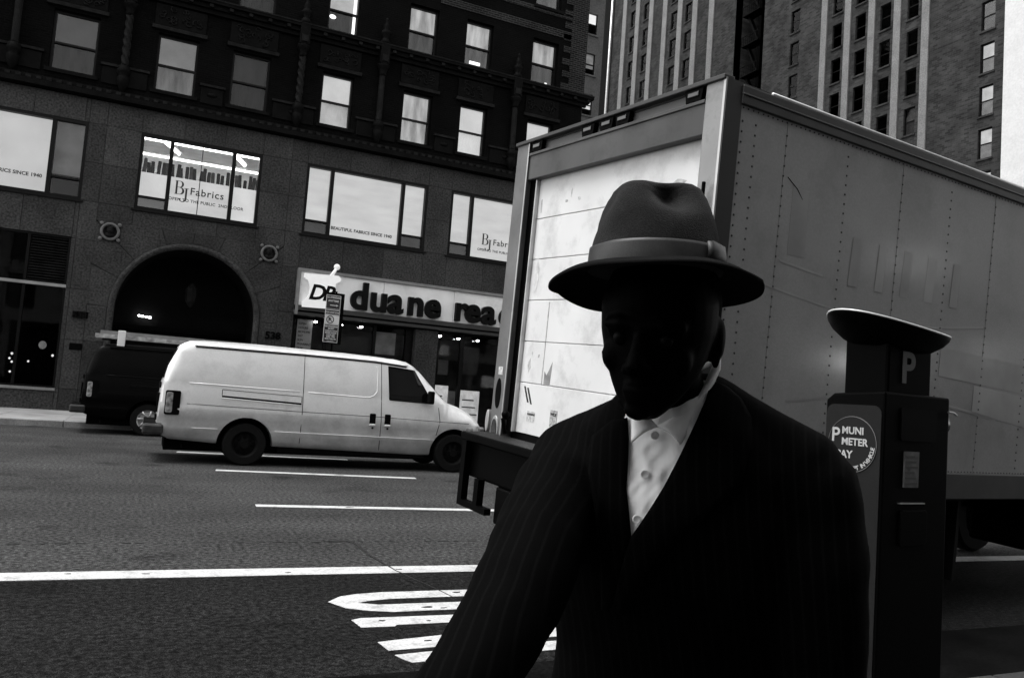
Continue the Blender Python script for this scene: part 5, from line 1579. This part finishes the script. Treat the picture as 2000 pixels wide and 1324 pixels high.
TORSO = [((.31, 1.45, .76), .215, .15), ((.305, 1.42, .90), .20, .145), ((.295, 1.37, 1.06), .185, .135), ((.285, 1.31, 1.20), .20, .14), ((.28, 1.285, 1.30), .212, .14), ((.275, 1.275, 1.37), .205, .125), ((.268, 1.27, 1.42), .16, .105), ((.262, 1.262, 1.46), .10, .085), ((.26, 1.255, 1.485), .075, .07)]
LARM = [((.155, 1.325, 1.375), .072), ((.115, 1.335, 1.355), .074), ((.085, 1.25, 1.305), .069), ((.06, 1.16, 1.262), .066), ((.045, 1.09, 1.225), .064), ((.012, 1.02, 1.175), .060), ((-.03, .945, 1.115), .052), ((-.075, .88, 1.055), .047)]
RARM = [((.405, 1.21, 1.37), .070), ((.442, 1.19, 1.352), .076), ((.462, 1.18, 1.25), .070), ((.482, 1.20, 1.10), .062), ((.482, 1.16, .98), .055), ((.47, 1.10, .87), .047)]
def limb(mb, pts, k=1.0, bump=0.0):
    P_ = [Q(*p) for p, r in pts]
    rs = [r * k for p, r in pts]
    path, rad_ = [], []
    for i in range(len(P_) - 1):
        for j in range(6):
            t = j / 6
            path.append(P_[i].lerp(P_[i + 1], t)); rad_.append(rs[i] + (rs[i + 1] - rs[i]) * t)
    path.append(P_[-1]); rad_.append(rs[-1])
    if bump:
        rad_ = [r * (1 + bump * math.sin(i * 1.25) * (0.4 + 0.6 * abs(noise.noise((i * 0.5, 3, 1))))) for i, r in enumerate(rad_)]
    mb.tube(path, rad_, 20)
    mb.ball(path[0], rad_[0]).ball(path[-1], rad_[-1] * 0.9)
def suit_mat(name, v, stripe):
    m = mat(name, v, 0.85, var=0.25, scale=30, fine=0.3, fscale=300, spec=0.04)
    t = m.node_tree
    b = t.nodes['Principled BSDF']
    old = b.inputs['Base Color'].links[0].from_socket
    tc = t.nodes.new('ShaderNodeTexCoord')
    mp = t.nodes.new('ShaderNodeMapping')
    mp.inputs['Rotation'].default_value = (0, rad(6), rad(22))
    t.links.new(tc.outputs['Object'], mp.inputs[0])
    wv = t.nodes.new('ShaderNodeTexWave')
    wv.wave_type = 'BANDS'
    wv.bands_direction = 'X'
    wv.inputs['Scale'].default_value = 20
    wv.inputs['Distortion'].default_value = 0.6
    wv.inputs['Detail'].default_value = 1
    wv.inputs['Detail Scale'].default_value = 0.6
    t.links.new(mp.outputs[0], wv.inputs['Vector'])
    r = ramp(t, 0.0, stripe, 0.80, 0.97)
    t.links.new(wv.outputs['Fac'], r.inputs[0])
    s_ = math_node(t, 'ADD', old, r.outputs[0])
    t.links.new(s_, b.inputs['Base Color'])
    return m
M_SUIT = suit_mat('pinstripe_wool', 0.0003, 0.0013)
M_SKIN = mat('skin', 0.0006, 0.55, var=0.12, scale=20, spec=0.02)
jk = MB()
jk.loft([ering(Q(*c), w, d_) for c, w, d_ in TORSO])
limb(jk, LARM, 1.0, 0.045)
limb(jk, RARM, 1.0, 0.035)
limb(jk, [((.225, 1.285, 1.437), .052), ((.155, 1.325, 1.38), .068)])
limb(jk, [((.305, 1.245, 1.455), .058), ((.375, 1.225, 1.41), .062), ((.44, 1.19, 1.365), .074)])
jme = remesh(jk, 0.009, 6, 'jacket')
# cloth rumples
nrm = [v.normal.copy() for v in jme.vertices]
for v, vn in zip(jme.vertices, nrm):
    n_ = noise.noise(v.co * 9.0) * 0.004 + noise.noise(v.co * 22.0 + Vector((3, 1, 2))) * 0.0018
    v.co += vn * n_
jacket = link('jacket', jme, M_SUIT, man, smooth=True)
jb = bvh_of(jme)
def front(r, z, off):
    o = Q(r, 0.4, z)
    h = jb.ray_cast(o, Vector((0, 1, 0)))
    d_ = h[0] if h[0] else Q(r, 1.17, z)
    return Vector((d_.x, d_.y - off, d_.z))
def smooth_front(r, z, off):
    acc = Vector((0, 0, 0))
    c = 0
    for dr in (-.012, 0, .012):
        for dz in (-.012, 0, .012):
            acc += front(r + dr, z + dz, off); c += 1
    a = acc / c
    return Vector((r - ORG.x, a.y, z - ORG.z))
# shirt front showing in the V of the jacket
M_SHIRT = mat('shirt_cotton', 0.8804, 0.8, var=0.08, scale=14, stretch=(6, 1, 1))
VL = [(1.505, .190), (1.47, .184), (1.44, .176), (1.406, .166), (1.339, .166), (1.273, .176), (1.255, .182)]
VR = [(1.255, .20), (1.27, .21), (1.347, .25), (1.412, .278), (1.456, .296), (1.505, .31)]
def tabv(tab, z):
    t = sorted(tab)
    for (a, va), (b, vb) in zip(t, t[1:]):
        if z <= b:
            k = max(0, (z - a) / (b - a))
            return va + (vb - va) * k
    return t[-1][1]
rowsN, colsN = 44, 26
vs, fs = [], []
for j in range(rowsN + 1):
    z = 1.255 + (1.50 - 1.255) * j / rowsN
    a, b = tabv(VL, z), tabv(VR, z)
    for i in range(colsN + 1):
        r = a + (b - a) * i / colsN
        p = smooth_front(r, z, 0.006)
        p.y += 0.005 * noise.noise((r * 45 + z * 25, z * 14, 2)) + 0.0028 * noise.noise((r * 90 - z * 60, z * 30, 7)) - 0.0012 * math.sin(r * 300 + 12 * z) * 0.6
        vs.append(p)
fs = [(j * (colsN + 1) + i, j * (colsN + 1) + i + 1, (j + 1) * (colsN + 1) + i + 1, (j + 1) * (colsN + 1) + i) for j in range(rowsN) for i in range(colsN)]
sh_ = MB().add(vs, fs).build('shirt', M_SHIRT, man, smooth=True)
def strip_patch(inner, outer, off, name, m, nu=8, thick=0.004, parent=man, curl=0.0):
    """a cloth strip between two (r,z) edges laid on the front of the jacket"""
    def dens(pts):
        out = []
        for a, b in zip(pts, pts[1:]):
            for k in range(6):
                out.append((a[0] + (b[0] - a[0]) * k / 6, a[1] + (b[1] - a[1]) * k / 6))
        return out + [pts[-1]]
    a, b = dens(inner), dens(outer)
    vs, n = [], nu + 1
    for p, q in zip(a, b):
        for k in range(n):
            u = k / nu
            w_ = smooth_front(p[0] + (q[0] - p[0]) * u, p[1] + (q[1] - p[1]) * u, off + curl * math.sin(PI * u))
            vs.append(w_)
    fs = [(j * n + i, j * n + i + 1, (j + 1) * n + i + 1, (j + 1) * n + i) for j in range(len(a) - 1) for i in range(nu)]
    o = MB().add(vs, fs).build(name, m, parent, smooth=True)
    s_ = o.modifiers.new('s', 'SOLIDIFY'); s_.thickness = thick; s_.offset = 0
    return o
strip_patch([(.300, 1.500), (.293, 1.486), (.277, 1.456), (.257, 1.411), (.229, 1.346), (.19, 1.268), (.182, 1.22), (.175, 1.15)], [(.322, 1.492), (.340, 1.475), (.350, 1.45), (.345, 1.42), (.325, 1.36), (.25, 1.28), (.215, 1.22), (.195, 1.15)], 0.012, 'lapel', M_SUIT, curl=0.004)
strip_patch([(.178, 1.436), (.180, 1.404), (.179, 1.335), (.19, 1.268), (.182, 1.22), (.175, 1.15)], [(.158, 1.430), (.132, 1.405), (.122, 1.37), (.14, 1.29), (.155, 1.22), (.163, 1.15)], 0.012, 'lapel', M_SUIT, curl=0.003)
for (r, z) in ((.214, 1.415), (.202, 1.359), (.195, 1.295)):
    p = smooth_front(r, z, 0.0125)
    bt = MB().lathe([(0.0055, -0.0022), (0.0062, -0.0012), (0.0062, 0.001), (0.001, 0.0015)], (p.x, p.y, p.z), 18, 'Y').lathe([(0.0062, -0.003), (0.0045, -0.0032), (0.0045, -0.002), (0.0062, -0.001)], (p.x, p.y, p.z), 18, 'Y', cap=False).build('shirt_button', mat('button_shell', 0.825, 0.3, var=0.2, scale=200), man, smooth='auto', kind='stuff')
# collar: right leaf wraps the neck, left leaf shows a corner
def leaf(inner, outer, name):
    n = 5
    vs = []
    def dens(pts):
        out = []
        for a, b in zip(pts, pts[1:]):
            for k in range(5):
                out.append(Vector(a).lerp(Vector(b), k / 5))
        return out + [Vector(pts[-1])]
    a, b = dens(inner), dens(outer)
    for p, q in zip(a, b):
        for k in range(n + 1):
            w_ = p.lerp(q, k / n)
            w_ = w_ + Vector((0, -0.007 * math.sin(PI * k / n), 0.004 * math.sin(PI * k / n)))
            vs.append(w_ - ORG)
    fs = [(j * (n + 1) + i, j * (n + 1) + i + 1, (j + 1) * (n + 1) + i + 1, (j + 1) * (n + 1) + i) for j in range(len(a) - 1) for i in range(n)]
    o = MB().add(vs, fs).build(name, M_SHIRT, man, smooth=True)
    s_ = o.modifiers.new('s', 'SOLIDIFY'); s_.thickness = 0.003; s_.offset = 0
leaf([(.262, 1.32, 1.545), (.295, 1.28, 1.55)] + [(0.31, 1.235, 1.544), (0.306, 1.22, 1.522), (0.29, 1.2, 1.494), (0.27, 1.185, 1.466), (0.246, 1.172, 1.445), (0.216, 1.16, 1.427)],
     [(.266, 1.335, 1.515), (.306, 1.285, 1.52)] + [(0.317, 1.223, 1.534), (0.313, 1.208, 1.518), (0.296, 1.188, 1.486), (0.279, 1.173, 1.456), (0.264, 1.16, 1.43), (0.248, 1.148, 1.405)], 'shirt_collar')
leaf([(0.183, 1.185, 1.456), (0.196, 1.172, 1.448), (0.216, 1.16, 1.427)],
     [(0.181, 1.175, 1.449), (0.18, 1.16, 1.427), (0.179, 1.15, 1.403)], 'shirt_collar')

# body: one continuous figure under the clothes
hy = rad(25)
HM = Matrix.Translation(Q(.207, 1.15, 1.565)) @ Matrix.Rotation(-hy + PI, 4, 'Z') @ Matrix.Rotation(rad(-13), 4, 'X') @ Matrix.Rotation(rad(-3), 4, 'Y')
hd = MB()
HS = [(-.128, .020, .078, .03), (-.118, .029, .088, .0), (-.10, .043, .091, -.03), (-.075, .057, .089, -.06), (-.04, .071, .087, -.078), (0, .081, .086, -.092), (.04, .082, .089, -.098), (.075, .071, .08, -.09), (.10, .055, .06, -.07), (.118, .028, .03, -.035)]
rings = []
for z, w, fr_, bk in HS:
    z = z if z > -.05 else -.05 + (z + .05) * 0.84
    cy, hl = (fr_ + bk) / 2, (fr_ - bk) / 2
    rings.append([(w * math.cos(2 * PI * i / 28), cy + hl * math.sin(2 * PI * i / 28), z) for i in range(28)])
hd.loft(rings)
hd.tube([(0, .088, .005), (0, .100, -.018), (0, .109, -.036), (0, .098, -.046)], [.009, .012, .015, .011], 10)
hd.ball((-.013, .098, -.042), .010).ball((.013, .098, -.042), .010)
hd.ball((0, .091, -.070), .024, .010, .0065).ball((0, .090, -.081), .021, .011, .0075).ball((0, .086, -.100), .020, .014, .014)
hd.tube([(-.055, .066, .012), (-.03, .084, .017), (0, .086, .012), (.03, .084, .017), (.055, .066, .012)], [.008, .011, .010, .011, .008], 8)
for s_ in (-1, 1):
    hd.ball((s_ * .042, .055, -.032), .022, .022, .026)
    hd.ball((s_ * .082, -.036, -.012), .007, .018, .030).ball((s_ * .079, -.028, -.042), .006, .009, .012)
hd.xform(HM)
bd = MB()
bd.v += hd.v; bd.f += hd.f
limb(bd, [((.262, 1.265, 1.42), .064), ((.245, 1.24, 1.47), .058), ((.23, 1.205, 1.50), .056), ((.218, 1.19, 1.56), .055)])
bd.loft([ering(Q(*c), w * 0.8, d_ * 0.8) for c, w, d_ in TORSO])
LW, RW = [(p, r * 0.62) for p, r in LARM], [(p, r * 0.62) for p, r in RARM]
limb(bd, LW + [((-.098, .853, 1.025), .026)])
limb(bd, RW + [((.463, 1.08, .825), .026)])
def hand(mb, wrist, dirv, side, side_thumb):
    d = Vector(dirv).normalized(); s = Vector(side).normalized(); n_ = d.cross(s).normalized()
    w = Q(*wrist)
    pal = []
    for k, (t, hw, th_) in enumerate(((-.01, .026, .018), (.03, .036, .017), (.065, .041, .015), (.09, .040, .012))):
        pal.append([w + d * t + s * (hw * math.cos(2 * PI * i / 14)) + n_ * (th_ * math.sin(2 * PI * i / 14)) for i in range(14)])
    mb.loft(pal)
    for f, (off, ln_) in enumerate(((-.030, .066), (-.010, .076), (.011, .071), (.031, .055))):
        p0 = w + d * .082 + s * off
        p1 = p0 + d * ln_ * .5 + n_ * .006 + s * off * .1
        p2 = p1 + d * ln_ * .3 + n_ * .016
        p3 = p2 + d * ln_ * .15 + n_ * .02
        mb.tube([p0, p1, p2, p3], [.0098, .0092, .0085, .007], 8)
        mb.ball(p3, .0072)
    t0 = w + d * .025 + s * side_thumb * .028
    t1 = t0 + d * .03 + s * side_thumb * .022 + n_ * .012
    t2 = t1 + d * .03 + s * side_thumb * .005 + n_ * .01
    mb.tube([t0, t1, t2], [.014, .011, .009], 8)
    mb.ball(t2, .009)
hand(bd, (-.098, .853, 1.025), (-.5, -.55, -.65), (.75, -.6, -.05), 1)
hand(bd, (.463, 1.08, .825), (-.05, -.2, -1), (.3, -.9, .15), 1)
HIP = (.305, 1.43, .90)
LLEG = [((.215, 1.47, .86), .082), ((.17, 1.36, .62), .062), ((.13, 1.26, .42), .05), ((.17, 1.38, .22), .038), ((.18, 1.41, .15), .04)]
RLEG = [((.395, 1.40, .86), .082), ((.42, 1.50, .62), .062), ((.44, 1.58, .44), .05), ((.47, 1.78, .26), .038), ((.475, 1.83, .20), .04)]
limb(bd, LLEG); limb(bd, RLEG)
bme = remesh(bd, 0.0048, 3, 'body')
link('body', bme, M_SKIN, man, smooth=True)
for s_ in (-1, 1):
    p = HM @ Vector((s_ * .031, .0765, -.004))
    MB().ball(p, .0105).build('eye', mat('eye_white', 0.001, 0.5, spec=0.05), man, smooth=True)
hair = MB()
hair.loft([[HM @ Vector((1.05 * w * math.cos(2 * PI * i / 28), (fr_ + bk) / 2 - .012 + (fr_ - bk) / 2 * 1.0 * math.sin(2 * PI * i / 28), z)) for i in range(28)] for z, w, fr_, bk in [(-.03, .060, .01, -.088), (0, .074, .02, -.097), (.04, .077, .06, -.102), (.075, .072, .075, -.094), (.10, .056, .06, -.074), (.12, .028, .03, -.035)]])
hair.build('hair', mat('hair', 0.001, 0.8, fine=0.5, fscale=300, spec=0.03), man, smooth=True)
# trousers and shoes
tr = MB()
limb(tr, [(p, r * 1.22 + .012) for p, r in LLEG]); limb(tr, [(p, r * 1.22 + .012) for p, r in RLEG])
tr.loft([ering(Q(*c), w, d_) for c, w, d_ in [((.31, 1.45, .78), .17, .13), ((.305, 1.43, .95), .175, .125)]])
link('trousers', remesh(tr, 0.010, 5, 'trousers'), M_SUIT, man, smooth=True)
M_SHOE = mat('shoe_leather', 0.01, 0.3)
for (ax, ay, az, pit) in ((.18, 1.41, .12, 0), (.475, 1.83, .14, -0.25)):
    rr2 = []
    for t, hw, h in ((-.06, .03, .07), (0, .038, .085), (.06, .04, .07), (.12, .047, .055), (.18, .045, .045), (.215, .025, .03)):
        c = Q(ax, ay, az) + bf * t
        up = t * math.tan(pit) if pit else 0
        rr2.append([c + bx * (hw * math.cos(2 * PI * i / 16)) + Vector((0, 0, max(0.0, h / 2 + h / 2 * math.sin(2 * PI * i / 16)) + (0.05 - .3 * t if pit else 0) * 0.4)) for i in range(16)])
    MB().loft(rr2).build('shoe', M_SHOE, man, smooth=True)

# hat: pinched felt crown, ribbon band and snapped brim
HAT = Matrix.Translation(Q(.199, 1.155, 1.650)) @ Matrix.Rotation(-hy + PI, 4, 'Z') @ Matrix.Rotation(rad(-1.5), 4, 'X') @ Matrix.Rotation(rad(2.0), 4, 'Y')
CA, CB = .0925, .110     # half width and half length of the crown
M_FELT = mat('felt', 0.0168, 0.95, var=0.18, scale=25, fine=0.25, fscale=420, bump=0.25, bscale=500, spec=0.01, sheen=0.06)
prof = [(1.02, -.004), (1.0, .004), (.99, .015), (.965, .032), (.93, .050), (.885, .070), (.83, .088), (.765, .103), (.68, .115), (.57, .122), (.44, .1255), (.3, .127), (.16, .1275), (.03, .1275)]
def dense(tab, k):
    out = []
    for a, b in zip(tab, tab[1:]):
        for j in range(k):
            out.append((a[0] + (b[0] - a[0]) * j / k, a[1] + (b[1] - a[1]) * j / k))
    return out + [tab[-1]]
def crown_pt(a, k, z, off=0.0):
    x, y = (CA * k + off) * math.cos(a), (CB * k + off) * math.sin(a)
    hz = max(0, z / .1275)
    # lengthwise crease, deeper to the front
    z2 = z - (.006 * math.exp(-((x + .012) / .026) ** 2) * max(0, min(1, (hz - .6) / .35)) * (0.75 - 3.5 * max(-.06, min(.12, y))))
    # the two front pinches
    for sx, amp in ((1, .012), (-1, .046)):
        cx, cy, cz = (.058, .052, .093) if sx > 0 else (-.040, .060, .104)
        g_ = math.exp(-(((x - cx) / .028) ** 2 + ((y - cy) / .030) ** 2 + ((z - cz) / .026) ** 2))
        x -= sx * amp * g_ * 0.5
        y -= amp * g_ * 0.8
        z2 -= amp * 0.3 * g_
    w_ = 0.0018 * noise.noise((x * 28, y * 28, z * 28))
    x += w_; y += w_
    z2 += 0.010 * (y / .11) * -0.3 * hz
    return Vector((x, y, z2))
N = 72
cr = MB().loft([[HAT @ crown_pt(2 * PI * i / N, k, z) for i in range(N)] for k, z in dense(prof, 3)])
hat = cr.build('hat', M_FELT, man, smooth=True)
def brim_pt(a, u, lift=0.0):
    rx, ry = CA + (.150 - CA) * u, CB + (.172 - CB) * u
    u = max(0.0, u)
    x, y = rx * math.cos(a), ry * math.sin(a)
    fr_ = max(0, math.sin(a))
    bk = max(0, -math.sin(a))
    sd = abs(math.cos(a))
    z = -.013 * fr_ ** 1.6 * u ** 1.3 - .036 * bk * u ** 1.3 - .018 * sd ** 2 * u
    if math.cos(a) < 0:      # the wearer's left side rolls up a little
        z += (.009 * math.sin(PI * min(1, u)) - .005 * u + .006 * max(0, u - .82) / .18) * math.cos(a) ** 2
    else:
        z += (.006 * math.sin(PI * u) - .012 * u ** 2) * math.cos(a) ** 2
    z += (.0022 * math.sin(3 * a + 1) + .0014 * math.sin(5 * a + 2.2)) * u
    return Vector((x, y, z + lift))
us = [-.06, 0, .12, .25, .4, .55, .7, .82, .92, .98, 1.0]
rings = [[HAT @ brim_pt(2 * PI * i / N, u, .0025) for i in range(N)] for u in us] + [[HAT @ brim_pt(2 * PI * i / N, 1.012, .0) for i in range(N)]] + [[HAT @ brim_pt(2 * PI * i / N, u, -.0025) for i in range(N)] for u in us[::-1]]
MB().loft(rings, cap=False).build('brim', mat('brim_felt_shaded', 0.008, 0.95, var=0.15, scale=25, fine=0.2, fscale=420, spec=0.02), hat, smooth=True)  # darker than the crown felt: underside shade put into the colour
M_RIB = mat('grosgrain_ribbon', 0.027, 0.5, var=0.15, scale=40, fine=0.2, fscale=500, spec=0.4)
bands = [(.999, .000), (.998, .004), (.992, .013), (.978, .024), (.972, .0285)]
rings = [[HAT @ (crown_pt(2 * PI * i / N, k, z, .0022 + .0008 * math.sin(5 * 2 * PI * i / N) * j / 4)) for i in range(N)] for j, (k, z) in enumerate(bands)]
rings += [[HAT @ (crown_pt(2 * PI * i / N, .95, .0285, .0)) for i in range(N)]]
bnd = MB().loft(rings, cap=False).build('hat_band', M_RIB, hat, smooth=True)
# bow on the wearer's left
def band_xyz(a, z, off): return HAT @ crown_pt(a, .985, z, off)
bw_ = []
for j, (a, off, z0_, z1_) in enumerate(((rad(152), .0045, .002, .030), (rad(156), .009, .0015, .031), (rad(168), .010, .003, .029), (rad(180), .008, .002, .030), (rad(196), .0045, .001, .0305))):
    bw_.append([band_xyz(a, z0_, off), band_xyz(a, (z0_ + z1_) / 2, off + .002), band_xyz(a, z1_, off)])
o = MB().loft(bw_, cap=False, closed=False).build('ribbon_bow', M_RIB, hat, smooth=True)
s_ = o.modifiers.new('s', 'SOLIDIFY'); s_.thickness = .002

bpy.data.scenes.remove(TMP)
